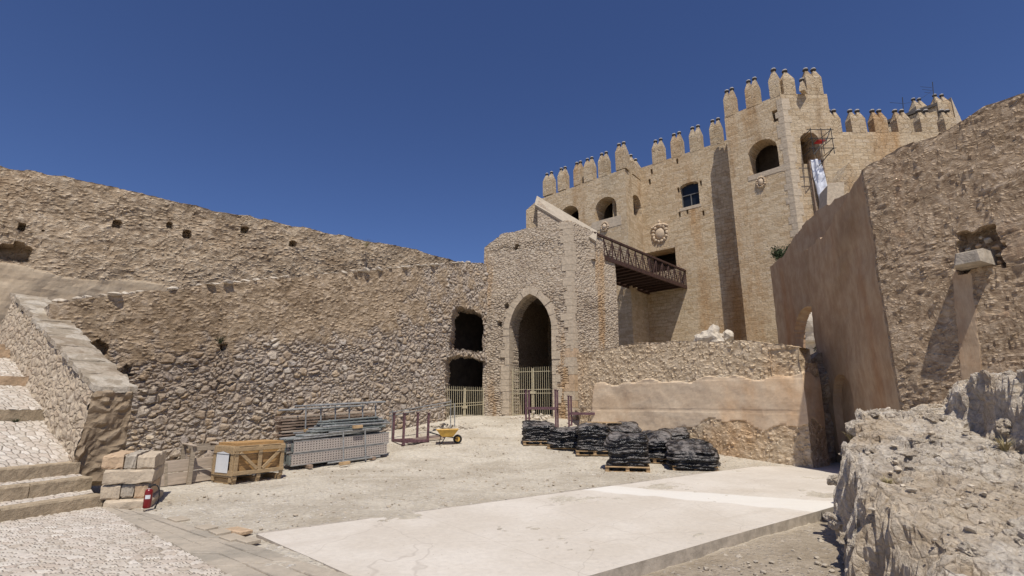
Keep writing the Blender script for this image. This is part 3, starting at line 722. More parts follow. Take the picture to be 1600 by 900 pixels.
# inner keep: a farther turret with battlements, roof slope
kp = thing('castle_turret', (31.5, 40, 10), 'pale turret of the inner castle rising behind the right battlements', 'turret')
KA, KB = (28.4, 40.0), (33.6, 40.0)
def blockp(name, px0, px1, pyt, Y, zb, dpt, mat, parent, slope=0):
    a = at(px0, pyt, Y); b = at(px1, pyt+slope, Y); mb = MB()
    mb.hexa([(a[0],Y,zb),(b[0],Y,zb),(b[0],Y+dpt,zb),(a[0],Y+dpt,zb),(a[0],Y,a[2]),(b[0],Y,b[2]),(b[0],Y+dpt,b[2]),(a[0],Y+dpt,a[2])]); return mb.out(name, mat, parent)
ms = M['merlon_stone']
blockp('wall', 1432, 1500, 181, 38, 10, 4, ms, kp)
mb = MB()
for p0, p1, pt, Y in ((1431,1449,152,38.0),(1464,1486,146,37.2)):
    a = at(p0, pt+14, Y); b = at(p1, pt+14, Y); zt = a[2]; w = (b[0]-a[0])/2
    mb.hexa([(a[0],Y,12),(b[0],Y,12),(b[0],Y+.8,12),(a[0],Y+.8,12),(a[0],Y,zt),(b[0],Y,zt),(b[0],Y+.8,zt),(a[0],Y+.8,zt)])
    for k in range(2):
        m = a[0]+w*(k+.5); mb.add([(m-w/2,Y,zt),(m+w/2,Y,zt),(m+w/2,Y+.8,zt),(m-w/2,Y+.8,zt),(m-.06,Y+.35,zt+.8),(m+.06,Y+.35,zt+.8),(m+.06,Y+.45,zt+.8),(m-.06,Y+.45,zt+.8)], [(4,5,6,7),(0,1,5,4),(1,2,6,5),(2,3,7,6),(3,0,4,7)])
        finial(kp, Vector((m, Y+.4, zt+.8)), 1.1)
mb.out('merlon', ms, kp)
blockp('buttress', 1486, 1506, 152, 37.4, 10, 1.5, M['dressed_stone'], kp, 44)
# sloping roofs behind the battlements
rf = MB(); a = at(1385, 195, 36); b = at(1462, 166, 36)
rf.hexa([(a[0],36,15),(b[0],36,15),(b[0],40,15),(a[0],40,15),(a[0],36,a[2]),(b[0],36,b[2]),(b[0],40,b[2]),(a[0],40,a[2])]); rt = thing('lean_to_roof', (a[0],36,15), 'low building with a sloping dark edged roof behind the right battlements', 'roof'); rf.out('wall', ms, rt)
rf = MB(); rf.hexa([(a[0]-.3,35.8,a[2]),(b[0],35.8,b[2]),(b[0],40.2,b[2]),(a[0]-.3,40.2,a[2]),(a[0]-.3,35.8,a[2]+.22),(b[0],35.8,b[2]+.22),(b[0],40.2,b[2]+.22),(a[0]-.3,40.2,a[2]+.22)]); rf.out('roof', M['finial_dark'], rt)
# antennas
for (px, pb, pt, Y), lb in (((1458,170,128,36.5), 'thin television aerial mast beside the inner turret'), ((1411,195,152,34), 'thin lone mast rising from the right battlements')):
    a = at(px, pb, Y); b = at(px-1, pt, Y); t = thing('antenna', a, lb, 'antenna'); mb = MB(); mb.tube((a[0],Y,a[2]-1), (b[0],Y,b[2]), .025, 6); mb.out('mast', M['dark_metal'], t)
    mb = MB()
    for k in range(3 if px > 1420 else 1):
        zz = b[2]-.5-.25*k; w = .75-.12*k; mb.tube((a[0]-w,Y-.1,zz), (a[0]+w*.4,Y+.1,zz+.05), .012, 5)
    mb.out('crossbar', M['dark_metal'], t)
mb = MB(); a = at(1411, 162, 34); b = at(1458, 140, 36.5); mb.path([Vector(a).lerp(Vector(b), t/8)-Vector((0,0,.25*math.sin(math.pi*t/8))) for t in range(9)], .01, 5); tag(mb.out('cable', M['dark_metal']), 'thin cable strung between the two aerial masts', 'cable')
# scaffold at the tower window with sheet below
u, z = H(1268, 232, T1, T2); X = T1[0]+u; Yt = 27.5
sc = thing('scaffold', (X, Yt-.4, z-1), 'small steel scaffold bracketed outside the tower window', 'scaffold')
mb = MB(); o = Vector((X, Yt, z))
xa, xb = -.55, .62; yb = -1.0; z0_, z1_ = -.85, .75
for x in (xa, .05, xb): mb.tube(o+Vector((x,yb,z0_)), o+Vector((x,yb,z1_)), .022, 6)
mb.out('post', M['dark_metal'], sc)
for zz in (-.5, .1, .65):
    mb = MB(); mb.tube(o+Vector((xa-.2,yb,zz)), o+Vector((xb+.15,yb,zz)), .02, 6); mb.out('rail', M['dark_metal'], sc)
    for x in (xa, xb): mb = MB(); mb.tube(o+Vector((x,yb,zz)), o+Vector((x,.3,zz)), .02, 6); mb.out('bracket', M['dark_metal'], sc)
mb = MB()
mb.tube(o+Vector((xa,yb,-.9)), o+Vector((.3,yb,.1)), .025, 6); mb.tube(o+Vector((xb,yb,.75)), o+Vector((.2,yb,-.2)), .025, 6); mb.tube(o+Vector((xb,yb,-.5)), o+Vector((xb-.5,.0,-1.3)), .025, 6)
mb.out('brace', M['dark_metal'], sc); mb = MB(); mb.box(o+Vector((.2,yb+.45,.14)), (.45,.4,.08)); mb.out('toolbox', M['red_bag'], sc)
# white sheet
V = []; nu, nv = 14, 60; zt = H(1270, 252, T1, T2)[1]; zb = H(1275, 345, T1, T2)[1]
for j in range(nv+1):
    for i in range(nu+1):
        s = i/nu; t = j/nv; x = X-.28+s*.58+.25*t; V.append((x, Yt-.22+.08*math.sin(s*9+t*4)+.06*noise.noise(Vector((s*4, t*9, 1))), zt+(zb-zt)*t))
o_ = mesh_obj('debris_sheet', V, [(j*(nu+1)+i, (j+1)*(nu+1)+i, (j+1)*(nu+1)+i+1, j*(nu+1)+i+1) for j in range(nv) for i in range(nu)], M['white_sheet'], smooth=True)
sm = o_.modifiers.new('Solid', 'SOLIDIFY'); sm.thickness = .02
tag(o_, 'crumpled white sheeting hanging as a chute below the tower window', 'sheet')
mb = MB(); mb.box((X-.34,Yt-.15,(zt+zb)/2), (.07,.12,zt-zb)); mb.box((X+.42,Yt-.15,(zt+zb)/2), (.07,.12,zt-zb)); tag(mb.out('timber_guide', M['plank_wood']), 'pair of timber uprights framing the white sheeting on the tower', 'timber')
# gable ruin leaning on the castle's right wall, seen above the near wall
mb = MB(); Y = 24; pts = [(1300,330),(1308,290),(1327,254),(1340,280),(1350,330)]; V = [at(px,py,Y) for px,py in pts]
mb.add(V+[(x,y+1.0,z) for x,y,z in V], [(4,3,2,1,0),(5,6,7,8,9)]+[(i,(i+1)%5,5+(i+1)%5,5+i) for i in range(5)]); tag(mb.out('gable_ruin', M['merlon_stone']), 'broken stone gable standing between the castle tower and the right wall', 'ruin')
mb = MB(); Y = 19.5; V = [at(px,py,Y) for px,py in ((1291,345),(1293,290),(1296,286),(1319,284),(1319,345))]
mb.add(V+[(x+.2,y+.9,z) for x,y,z in V], [(4,3,2,1,0),(5,6,7,8,9)]+[(i,(i+1)%5,5+(i+1)%5,5+i) for i in range(5)]); tag(mb.out('stone_stub', M['dressed_stone']), 'pale squared stone stub on top of the shaded right wall', 'stone stub')
# ================================================================ FOOTBRIDGE
BR0 = Vector((5.0, 26.64, 0)); bd = Vector((.69,.724,0)).normalized(); BL = 9.9; bl = Vector((-bd.y, bd.x, 0)); BW = 2.75; zbot, ztop = 9.45, 10.68
fb = thing('footbridge', (BR0.x, BR0.y, zbot), 'rusty steel footbridge with lattice railings from the gatehouse to the castle', 'bridge')
def bp(s, w, z): return BR0+bd*s+bl*w+Vector((0,0,z))
def beam(mb, a, b, w, h):
    d = (b-a).normalized(); s = d.cross(Vector((0,0,1))).normalized()*w/2; u = s.cross(d).normalized()*h/2
    mb.hexa([a-s-u, a+s-u, b+s-u, b-s-u, a-s+u, a+s+u, b+s+u, b-s+u])
mb = MB()
for k in range(40): beam(mb, bp(k*BL/40+.12, .1, zbot+.2), bp(k*BL/40+.12, BW-.1, zbot+.2), .2465, .05)
mb.out('deck', M['rust_deck'], fb)
for w in (0, BW):
    mb = MB(); beam(mb, bp(0,w,zbot+.09), bp(BL,w,zbot+.09), .1, .24); mb.out('girder', M['rust_steel'], fb)
mb = MB()
for k in range(14): beam(mb, bp(.3+k*BL/14,.06,zbot+.1), bp(.3+k*BL/14,BW-.06,zbot+.1), .08, .12)
mb.out('cross_beam', M['rust_deck'], fb)
for w in (0, BW):
    mb = MB(); beam(mb, bp(-.9,w,ztop+.04), bp(BL,w,ztop), .13, .12); r = mb.out('handrail', M['rust_steel'], fb)
    mb = MB(); N_ = 12
    for k in range(N_+1):
        s = k*BL/N_; mb.tube(bp(s,w,zbot+.18), bp(s,w,ztop), .036, 6)
        if k < N_:
            m = s+BL/N_/2; mb.tube(bp(s,w,ztop-.05), bp(m,w,zbot+.2), .03, 6); mb.tube(bp(m,w,zbot+.2), bp(s+BL/N_,w,ztop-.05), .03, 6)
    mb.out('lattice', M['rust_steel'], fb)
    mb = MB()
    for zz in np.arange(zbot+.3, ztop-.1, .14): mb.tube(bp(0,w+.03,zz), bp(BL,w+.03,zz), .013, 5)
    for s in np.arange(.1, BL, .14): mb.tube(bp(s,w+.03,zbot+.2), bp(s,w+.03,ztop-.06), .011, 4)
    mb.out('safety_mesh', M['rust_steel'], fb)
# ================================================================ GATEHOUSE
GL, GC, GR = (-1.5, 26.6), (2.93, 24.5), (5.75, 27.45)
gh = thing('gatehouse', (.9, 25.6, 0), 'rough stone gatehouse with a tall pointed archway where the footbridge starts', 'gatehouse')
gh_l = math.dist(GL, GC)
def gtop(pts, A, B, sh=0): return [(H(px, py, A, B)[0]+sh, H(px, py, A, B)[1]) for px, py in pts]
topF = [(-.1, H(754,392,GL,GC)[1])]+gtop([(756,388),(784,365),(822,357),(884,345)], GL, GC)+[(gh_l, H(893,343,GL,GC)[1])]
topR = gtop([(927,361),(940,372),(954,390)], GC, GR, gh_l)
garch = win(796, 863, 459, 700, GL, GC, 1.1, .50, pointed=True); garch.through = True
hs = [(lambda f: f)(garch)]
for px, py in ((792,479),(806,385),(781,505)):
    hs.append(win(px-3, px+4, py-4, py+4, GL, GC, .35, .3, ragged=.12))
hwall('wall', [GL, GC, GR], -.5, topF+topR+[(gh_l+9, topR[-1][1]-.3)], .10, 1.1, M['gatehouse_stone'], gh, rough=.04, ragged=.05, holes=hs)
# dark vaulted room behind the arch
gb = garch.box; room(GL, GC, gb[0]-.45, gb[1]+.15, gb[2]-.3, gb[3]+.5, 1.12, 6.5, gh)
def vouss():
    u0, u1, zb, zt = garch.box; uc = (u0+u1)/2; w = u1-u0; rr = w*.50*1.5; zs = zt-rr
    e = (np.array(GC)-np.array(GL))/gh_l; nn = np.array((e[1], -e[0]))
    def P(u, z, o): q = np.array(GL)+e*u+nn*o; return Vector((q[0], q[1], z))
    # jamb and arch outline
    out = []; 
    for k in range(11):
        t = k/10; x = (1-t**1.7)**.66; out.append((x*w/2, zs+t*rr))
    rnd = random.Random(8); parts = []
    for sgn in (-1, 1):
        for k in range(10):
            (a, za), (b, zb_) = out[k], out[k+1]
            d = Vector((b-a, zb_-za)); L = d.length or .1; nx, nz = d.y/L, -d.x/L; wd = .34+rnd.uniform(-.05, .09); g = .006
            a1 = Vector((a, za))+d*g; b1 = Vector((b, zb_))-d*g; kk = 1.0
            (pa, pb) = (out[max(0, k-1)], out[min(10, k+1)])
            q = [a1, b1, b1+Vector((nx, nz))*wd, a1+Vector((nx, nz))*wd]
            if k == 9: q = [a1, b1, b1+Vector((0, 1))*wd*1.1, a1+Vector((nx, nz))*wd]
            else:
                # fan the outer edge so neighbours meet
                nk = out[k+1]; nd = Vector((out[min(10, k+2)][0]-nk[0], out[min(10, k+2)][1]-nk[1])); nl = nd.length or 1; n2 = Vector((nd.y/nl, -nd.x/nl)); mm = (Vector((nx, nz))+n2).normalized()
                q[2] = b1+mm*wd
                if k > 0:
                    pd = Vector((a-out[k-1][0], za-out[k-1][1])); pl = pd.length or 1; n0 = Vector((pd.y/pl, -pd.x/pl)); q[3] = a1+(Vector((nx, nz))+n0).normalized()*wd
            o = .03+rnd.uniform(0, .04); mb = MB()
            mb.hexa([P(uc+sgn*v.x, v.y, -.45) for v in q]+[P(uc+sgn*v.x, v.y, o) for v in q]); mb.out('arch_stone', M['dressed_stone'], gh)
        z = H(830, 660, GL, GC)[1]-.4
        while z < zs-.05:
            h = min(rnd.uniform(.28, .42), zs-z); wd = rnd.uniform(.2, .5); mb = MB(); o = .03+rnd.uniform(0, .03)
            q = [(w/2, z+.006), (w/2+wd, z+.006), (w/2+wd, z+h-.006), (w/2, z+h-.006)]
            mb.hexa([P(uc+sgn*a, b, -.5) for a, b in q]+[P(uc+sgn*a, b, o) for a, b in q]); mb.out('jamb_stone', M['dressed_stone'], gh); z += h
vouss()
# corner quoins
rnd = random.Random(4); z = .6; e = (np.array(GC)-np.array(GL))/gh_l; e2 = (np.array(GR)-np.array(GC))/math.dist(GC, GR)
while z < 10.6:
    h = rnd.uniform(.3, .45); l1 = rnd.uniform(.2,.6); l2 = rnd.uniform(.15,.4); n1 = np.array((e[1], -e[0]))*.04; n2 = np.array((e2[1], -e2[0]))*.04; C = np.array(GC); mb = MB()
    mb.hexa([(*(C-e*l1+n1), z),(*(C+n1+n2), z),(*(C+e2*l2+n2), z),(*(C+np.array((0,.5))), z),(*(C-e*l1+n1), z+h-.012),(*(C+n1+n2), z+h-.012),(*(C+e2*l2+n2), z+h-.012),(*(C+np.array((0,.5))), z+h-.012)])
    mb.out('quoin', M['dressed_stone'] if z > 4.5 or rnd.random() < .5 else M['orange_stone'], gh); z += h
# sloping stair parapet with a ridged coping above the gate
G0 = Vector(at(843, 308, 27.0)); G1 = Vector(at(930, 364, 26.2)); dd = (G1-G0); hd = Vector((dd.x, dd.y, 0)).normalized(); pn = Vector((hd.y, -hd.x, 0))
wl = -hd*.0
def cop(mb, W, zr, lo, s0=0, s1=1):
    A = G0+dd*s0; B = G0+dd*s1; V = []
    for p in (A, B): V += [p+pn*W+Vector((0,0,-lo)), p+Vector((0,0,zr)), p-pn*W+Vector((0,0,-lo))]
    mb.add(V, [(0,1,2),(5,4,3),(0,3,4,1),(1,4,5,2),(2,5,3,0)])
pg = MB(); V = []
W = .55
for p in (G0, G1): V += [(p+pn*W)+Vector((0,0,-.62)), p+Vector((0,0,-.05)), (p-pn*W)+Vector((0,0,-.62)), (p-pn*W)*1.0, (p+pn*W)*1.0]
for i in (3, 4, 8, 9): V[i] = Vector((V[i].x, V[i].y, 9.2))
pg.add(V, [(4,0,1,2,3),(8,7,6,5,9),(4,9,5,0),(0,5,6,1),(1,6,7,2),(2,7,8,3)]); pg.out('stair_wall', M['gatehouse_stone'], gh)
mb = MB(); V = []
for p in (G0-hd*.15, G1+hd*.1): V += [p+pn*.64+Vector((0,0,-.66)), p+Vector((0,0,.10)), p-pn*.64+Vector((0,0,-.66)), p-pn*.6+Vector((0,0,-.76)), p+Vector((0,0,-.04)), p+pn*.6+Vector((0,0,-.76))]
mb.add(V, [(0,1,4,5),(1,2,3,4),(6,11,10,7),(7,10,9,8),(0,6,7,1),(1,7,8,2),(5,4,10,11),(4,3,9,10),(0,5,11,6),(3,2,8,9)]); mb.out('coping', M['coping_white'], gh)
# gable end block left of it (squared pale stone)
a = at(822, 328, 26.9); b = at(858, 333, 26.9); c = at(843, 309, 26.9); mb = MB(); V = [(a[0],26.95,9.5),(b[0],26.75,9.5),(b[0],26.75,b[2]),(c[0],26.85,c[2]-.06),(a[0],26.95,a[2])]
mb.add(V+[(x+.5,y+1.1,z) for x,y,z in V], [(0,1,2,3,4),(9,8,7,6,5)]+[(i,5+i,5+(i+1)%5,(i+1)%5) for i in range(5)]); mb.out('gable_end', M['merlon_stone'], gh)
# ================================================================ LEFT YARD WALL
WA, WB = (-12.4, 13.5), (-.57, 27.364)
WAx = (WA[0]-.65*1.2, WA[1]-.76*1.2+.0)
topW = [(0, 4.5)]+[H(px, py, WA, WB) for px, py in ((82,472),(200,458),(400,438),(560,424),(700,412),(752,409))]+[(40, 9.3)]
topW = sorted(topW)
g1 = win(705, 756, 480, 546, WA, WB, 1.2, .25, ragged=.13); g2 = win(696, 759, 556, 690, WA, WB, 1.2, .12, ragged=.10)
g1.skew = (.04, 1.0); g2.skew = (.04, 1.0); g1.through = g2.through = True; g1.bk = g2.bk = 3.2
sill = H(725, 551, WA, WB)
hs = [g1, g2]
for px, py, r in ((160,545,9),(188,575,8),(345,535,6)):
    f = win(px-r, px+r, py-r, py+r, WA, WB, .35, .3, ragged=.25); hs.append(f)
ROOMS = (g2.box[0]-.6, g2.box[1]+2.6, -.3, g1.box[3]+.4)
def zl(u, z):
    s = u/16.5; lim = 2.7+s*3.2
    return sstep(-1.1, 1.1, z-lim)*(1-sstep(9, 15, u)*.6)
hwall('rubble_wall', [WA, WB], -.4, topW, .085, 1.3, M['left_rubble'], None, rough=.08, ragged=.05, holes=hs, zone=zl)
room(WA, WB, *ROOMS, .86, 2.15, bpy.data.objects['rubble_wall'], 'chamber', 'chamber_shade')
tag(bpy.data.objects['rubble_wall'], 'long rubble stone wall on the left with two dark ragged openings near the gatehouse', 'wall')
# pale flat stones left along the top of the wall
lw = bpy.data.objects['rubble_wall']; rnd = random.Random(91); uq = .1
while uq < 16.2:
    zt = float(np.interp(uq, [t[0] for t in topW], [t[1] for t in topW])); sz = rnd.uniform(.10, .22)
    if rnd.random() < .8:
        q = path_pt(WA, WB, uq, rnd.uniform(-.30, .03)); v, f = stone_verts((q[0], q[1], zt+.02), (sz, sz*.8, sz*rnd.uniform(.3, .5)), int(uq*100), ICO2, .35, .85)
        mesh_obj('capping_stone', v, f, M['outcrop_loose' if rnd.random() < .6 else 'pale_stone'], lw)
    uq += sz*1.5
# ================================================================ FAR LEFT WALL
FA, FB = (-20.38, 13.44), (-1.5, 30.7)
u00 = H(0, 262, FA, FB)[0]
topX = [(0, H(0,250,FA,FB)[1])]+[H(px, py, FA, FB) for px, py in ((3,259),(40,264),(100,274),(170,289),(230,302),(275,313),(330,327),(400,338),(480,355),(560,372),(640,386),(712,409))]+[(40, 9.2)]
hs = []
for px, py, r, d in ((35,355,6,.4),(182,349,6,.35),(293,367,6,.4),(382,359,5,.45),(456,380,4.5,.45),(66,360,1,.2),(265,352,4,.3)):
    hs.append(win(px-r, px+r, py-r, py+r*.9, FA, FB, d, .3, ragged=.05))
hs.append(win(-6, 48, 382, 408, FA, FB, .6, .15, ragged=.08))
def zf(u, z):
    lim = 6.30+.12*math.sin(u*1.7); uL = H(285, 440, FA, FB)[0]
    return max(sstep(.12, -.12, z-lim)*sstep(.3, -.5, u-uL), .9*sstep(.5, -.2, z-5.6)) if True else 0
hwall('curtain_wall', [FA, FB], 1.5, sorted(topX), .11, 1.5, M['far_wall_stone'], None, rough=.14, ragged=.06, holes=hs, zone=zf)
tag(bpy.data.objects['curtain_wall'], 'high brown eroded outer wall against the sky at far left with square beam holes', 'wall')
# ================================================================ LOW WALL (centre right)
LA_, LB_ = (2.9, 22.9), (8.62, 15.4)
tl = sorted([(-1, 4.4)]+[H(px, py, LA_, LB_) for px, py in ((905,550),(930,546),(965,540),(1000,534),(1100,531),(1170,531),(1220,537),(1250,543),(1266,549),(1274,562))])
def zlw(u, z):
    L = math.dist(LA_, LB_); q = .12*math.sin(u*2.1)+.08*math.sin(u*5.3)
    t = sstep(.12, -.12, z-2.66-q*.6)*sstep(.3, .8, u-.15*z)
    b = sstep(-.1, .15, z-(.35+sstep(3.6, 5.6, u)*.82-sstep(3.6,.5,u)*.9)-q)
    cap = sstep(3.4, 3.55, z+q*.5)*sstep(4.6, 5.0, u) 
    return t*b
hs = []
hwall('low_wall', [LA_, LB_, (9.55,16.1)], -.5, tl+[(40, 3.0)], .07, .9, M['low_wall_stone'], None, rough=.05, ragged=.04, holes=hs, zone=zlw)
tag(bpy.data.objects['low_wall'], 'low ochre rendered wall with a crumbling top behind the black bundles', 'wall')
# shaded stub between low wall and the right wall
ST0, ST1 = (8.75, 16.6), (11.0, 16.3)
st = [H(px, py, ST0, ST1) for px, py in ((1270,556),(1283,545),(1298,541),(1312,548),(1330,560))]
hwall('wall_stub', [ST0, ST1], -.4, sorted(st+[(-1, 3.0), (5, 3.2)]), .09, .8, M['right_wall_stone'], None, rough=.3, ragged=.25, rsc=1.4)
tag(bpy.data.objects['wall_stub'], 'rough shaded wall stub closing the gap beside the smooth leaning right wall', 'wall')
# ================================================================ RIGHT WALL
RF, RC, RN = (11.15, 21.4), (8.9, 12.0), (12.9, 4.8)
RM = (RF[0]*.42+RC[0]*.58, RF[1]*.42+RC[1]*.58)
LL = math.dist(RF, RC)
def rt_(px, py, A, B, sh=0): u, z = H(px, py, A, B); return (u+sh, z)
R2A, R2B = (11.15, 21.4), (10.95, 15.0)
hole2 = win(1243, 1290, 477, 610, R2A, R2B, .4, .6); hole2.through = True
top2 = sorted([rt_(px, py, R2A, R2B) for px, py in ((1221,402),(1225,396),(1240,371),(1255,352),(1272,334),(1290,318),(1300,312))]+[(-1, 7.8), (7, 8.2)])
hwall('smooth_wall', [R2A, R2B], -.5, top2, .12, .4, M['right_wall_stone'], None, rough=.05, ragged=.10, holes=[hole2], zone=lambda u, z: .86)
tag(bpy.data.objects['smooth_wall'], 'smooth shaded wall pierced by an arch beyond the tall brown wall', 'wall')
RF = (10.1, 17.0); LL = math.dist(RF, RC)
topRt = [(0, H(1275,376,RF,RC)[1])]+[rt_(px, py, RF, RC) for px, py in ((1277,372),(1282,370),(1300,345),(1322,308),(1340,280),(1350,258))]+[rt_(px, py, RC, RN, LL) for px, py in ((1362,253),(1385,240),(1410,228),(1440,216),(1470,205),(1500,186),(1535,163),(1570,152),(1600,143))]
topRt = [t for t in sorted(topRt)]
# make the far section keep its own roofline
nich = win(1308, 1340, 584, 760, RF, RC, .22, .5)
hz = [nich]
sb = rt_(1522, 392, RC, RN, LL)
hz.append(arch(sb[0]-.28, sb[0]+.42, sb[1]-.35, sb[1]+.42, .32, 0, ragged=.12))
def zr(u, z):
    if u < LL-.05: return .82
    q = noise.fractal(Vector((u*.5, z*.5, 4)), 1, 2, 4)
    edge = 0
    strip = sstep(.25, .1, abs(u-(sb[0]-.25-(sb[1]-z)*.08)))*sstep(.2, -.2, z-sb[1]+.4)
    return max(edge, strip, sstep(.12, .35, q)*.5)
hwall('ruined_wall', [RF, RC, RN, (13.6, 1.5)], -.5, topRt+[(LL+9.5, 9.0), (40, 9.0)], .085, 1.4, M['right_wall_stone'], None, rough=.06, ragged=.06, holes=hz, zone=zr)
tag(bpy.data.objects['ruined_wall'], 'tall brown eroded wall on the right with a jutting stone block', 'wall')
# jutting block and loose stones in its niche (parts of the wall)
rw = bpy.data.objects['ruined_wall']
er = (np.array(RN)-np.array(RC))/math.dist(RC, RN); nr = np.array((er[1], -er[0]))
def PR(u, z, o): q = np.array(RC)+er*u+nr*o; return Vector((q[0], q[1], z))
uu = sb[0]-LL
def wpart(name, V, Fc, mat):
    return mesh_obj(name, V, Fc, mat, rw)
V = [PR(uu+a, sb[1]+b, o) for o in (-.3, .30) for a, b in ((-.30,-.36),(.26,-.36),(.24,-.05),(-.22,-.05))]
V2 = [PR(uu+a, sb[1]+b, .42) for a, b in ((-.22,-.32),(.20,-.32),(.18,-.09),(-.16,-.09))]
mb = MB(); mb.add(V+V2, [(0,3,2,1),(0,1,5,4),(1,2,6,5),(2,3,7,6),(3,0,4,7),(4,5,9,8),(5,6,10,9),(6,7,11,10),(7,4,8,11),(8,9,10,11)]); mb.out('jutting_block', M['grey_stone'], rw)
for k, (a, b, s) in enumerate(((.02,.13,.07),(.2,.2,.08),(-.15,.1,.06),(.3,.02,.09),(.33,-.15,.07),(.1,.28,.05),(.31,-.3,.06))):
    v, f = stone_verts(PR(uu+a, sb[1]+b, -.18), (s, s, s*.8), 300+k, ICO2); wpart('niche_stone', v, f, M['orange_stone'] if k % 3 == 0 else M['grey_stone'])
# lit rock wall glimpsed through the arch of the far section
v, f = stone_verts(at(1266, 505, 26), (3.0,1.2,3.2), 77, ICO3, 1.0); tag(mesh_obj('rock', v, f, M['pale_stone']), 'sunlit pale rock seen through the arch in the far right wall', 'rock')
# boulder on the bank behind the low wall
v, f = stone_verts((0,0,0), (.85,.6,.75), 51, ICO3, 1.2); p = at(1110, 530, 21.5); v = [Vector(x)+Vector((p[0], p[1], p[2]-.05)) for x in v]
tag(mesh_obj('boulder', v, f, M['pale_stone']), 'large pale boulder at the castle foot above the low wall', 'boulder')
v, f = stone_verts(at(1134, 527, 21.3), (.35,.3,.4), 57, ICO2, 1); tag(mesh_obj('boulder', v, f, M['pale_stone']), 'smaller pointed pale rock just right of the large boulder', 'boulder')
# bank they lie on
mb = MB(); V = []; 
xs2 = np.arange(3, 14.1, .35); ys2 = np.arange(19.2, 33, .5)
tag(sheet('bank', list(xs2), list(ys2), lambda x, y: 3.6+.3*noise.noise(Vector((x*.4,y*.4,0))) if (x-2.9)*.78+(y-22.9)*.63 > 1.5 and x < 10.75 and y < 30 else -.3, M['gravel_ground'], lambda x, y: .5), kind='structure')
# ================================================================ STAIR RAMP, PARAPET, PIER
PB0 = Vector((-8.6,10.72,0)); pdv = Vector((-.84,.54,0)).normalized(); ppn = Vector((.54,.84,0)).normalized()
rp = [(-.2,.69),(0,.69),(2.05,1.44),(2.07,1.66),(3.83,2.24),(3.85,2.44),(5.65,3.0),(5.7,3.2),(6.1,3.22),(6.12,3.36),(8.5,3.6),(14,3.6)]
rdir = Vector((-.34,-.94,0)).normalized()   # the risers' direction, toward the camera
stair = thing('stone_stairs', (-7.6,9,0), 'cobbled stepped ramp with sandstone risers climbing at the left edge', 'stairs')
up = Vector((-.94,.34,0))
# three lower steps: long kerb stones with narrow cobbled treads
starts = [(-7.33,9.80,0), (-7.95,10.28,.23), (-8.57,10.70,.46)]
for k, (x, y, z) in enumerate(starts):
    a = Vector((x, y, z)); mb = MB(); s = 0; rnd = random.Random(k)
    while s < 5:
        l = rnd.uniform(.9, 1.6); j = lambda m=.012: Vector((rnd.uniform(-m,m), rnd.uniform(-m,m), rnd.uniform(-m,m)))
        p = a+rdir*(s+.006); q = a+rdir*(s+l-.006); w = up*.30; hh = Vector((0,0,.235)); b0 = Vector((0,0,-.12))
        c = [p+b0, q+b0, q+w+b0, p+w+b0]; t = [p+hh+j()+up*.02, q+hh+j()+up*.02, q+w+hh+j(), p+w+hh+j()]; m = [p+hh-Vector((0,0,.03))+j()*.5, q+hh-Vector((0,0,.03))+j()*.5, q+w+hh-Vector((0,0,.03)), p+w+hh-Vector((0,0,.03))]
        mb.add(c+m+t, [(0,1,5,4),(1,2,6,5),(2,3,7,6),(3,0,4,7),(4,5,9,8),(5,6,10,9),(6,7,11,10),(7,4,8,11),(8,9,10,11)]); s += l
    mb.out('step', M['step_stone'], stair)
def ramp_sheet(p0, p1, s_a, s_b, z_a, z_b, name, mat, L=6.5, res=.045):
    """sloping cobbled tread between two lines parallel to rdir"""
    nu = max(2, int((Vector(p1)-Vector(p0)).length/res)); nv = int(L/res); V = []
    for j in range(nv+1):
        for i in range(nu+1):
            t = i/nu; p = Vector(p0).lerp(Vector(p1), t)+rdir*(j/nv*L); V.append((p.x, p.y, z_a+(z_b-z_a)*t+.01*noise.noise(p*1.5)))
    return mesh_obj(name, V, [(j*(nu+1)+i, j*(nu+1)+i+1, (j+1)*(nu+1)+i+1, (j+1)*(nu+1)+i) for j in range(nv) for i in range(nu)], mat, stair, smooth=True)
def pb(s): return PB0+pdv*s
for k in range(2):
    a = Vector(starts[k])+up*.28; b = Vector(starts[k+1]); a.z = b.z = 0; ramp_sheet(a, b, 0, 0, starts[k][2]+.225, starts[k+1][2]-.0+.0, 'tread', M['ramp_cobbles'], 5, .05)
a = Vector(starts[2])+up*.25; a.z = 0
segs = [(a, pb(2.07), .68, 1.46), (pb(2.3), pb(3.85), 1.69, 2.24), (pb(4.08), pb(5.7), 2.46, 3.0), (pb(5.9), pb(6.12), 3.22, 3.2), (pb(6.3), pb(14), 3.38, 3.7)]
for a, b, za, zb in segs: ramp_sheet(a+ppn*.1, b+ppn*.1, 0, 0, za, zb, 'tread', M['ramp_cobbles'], 7, .06)
for s, z0_, z1_ in ((2.07,1.3,1.68),(3.85,2.1,2.46),(5.7,2.85,3.22),(6.12,3.0,3.39)):
    mb = MB(); a = pb(s)+ppn*.05; j = 0; rnd = random.Random(int(s*10))
    while j < 6.5:
        l = rnd.uniform(.9, 1.5); p = a+rdir*(j+.006); q = a+rdir*(j+l-.006); w = up*.28
        mb.hexa([p+Vector((0,0,z0_)), q+Vector((0,0,z0_)), q+w+Vector((0,0,z0_)), p+w+Vector((0,0,z0_)), p+up*.02+Vector((0,0,z1_+rnd.uniform(-.01,.01))), q+up*.02+Vector((0,0,z1_)), q+w+Vector((0,0,z1_)), p+w+Vector((0,0,z1_))]); j += l
    mb.out('step', M['orange_stone'] if s > 3 else M['step_stone'], stair)
# parapet wall of the ramp
path_p = [pb(7.2), pb(0)]
PPp = [(pb(6.9).x, pb(6.9).y), (PB0.x, PB0.y)]
LP = 6.9
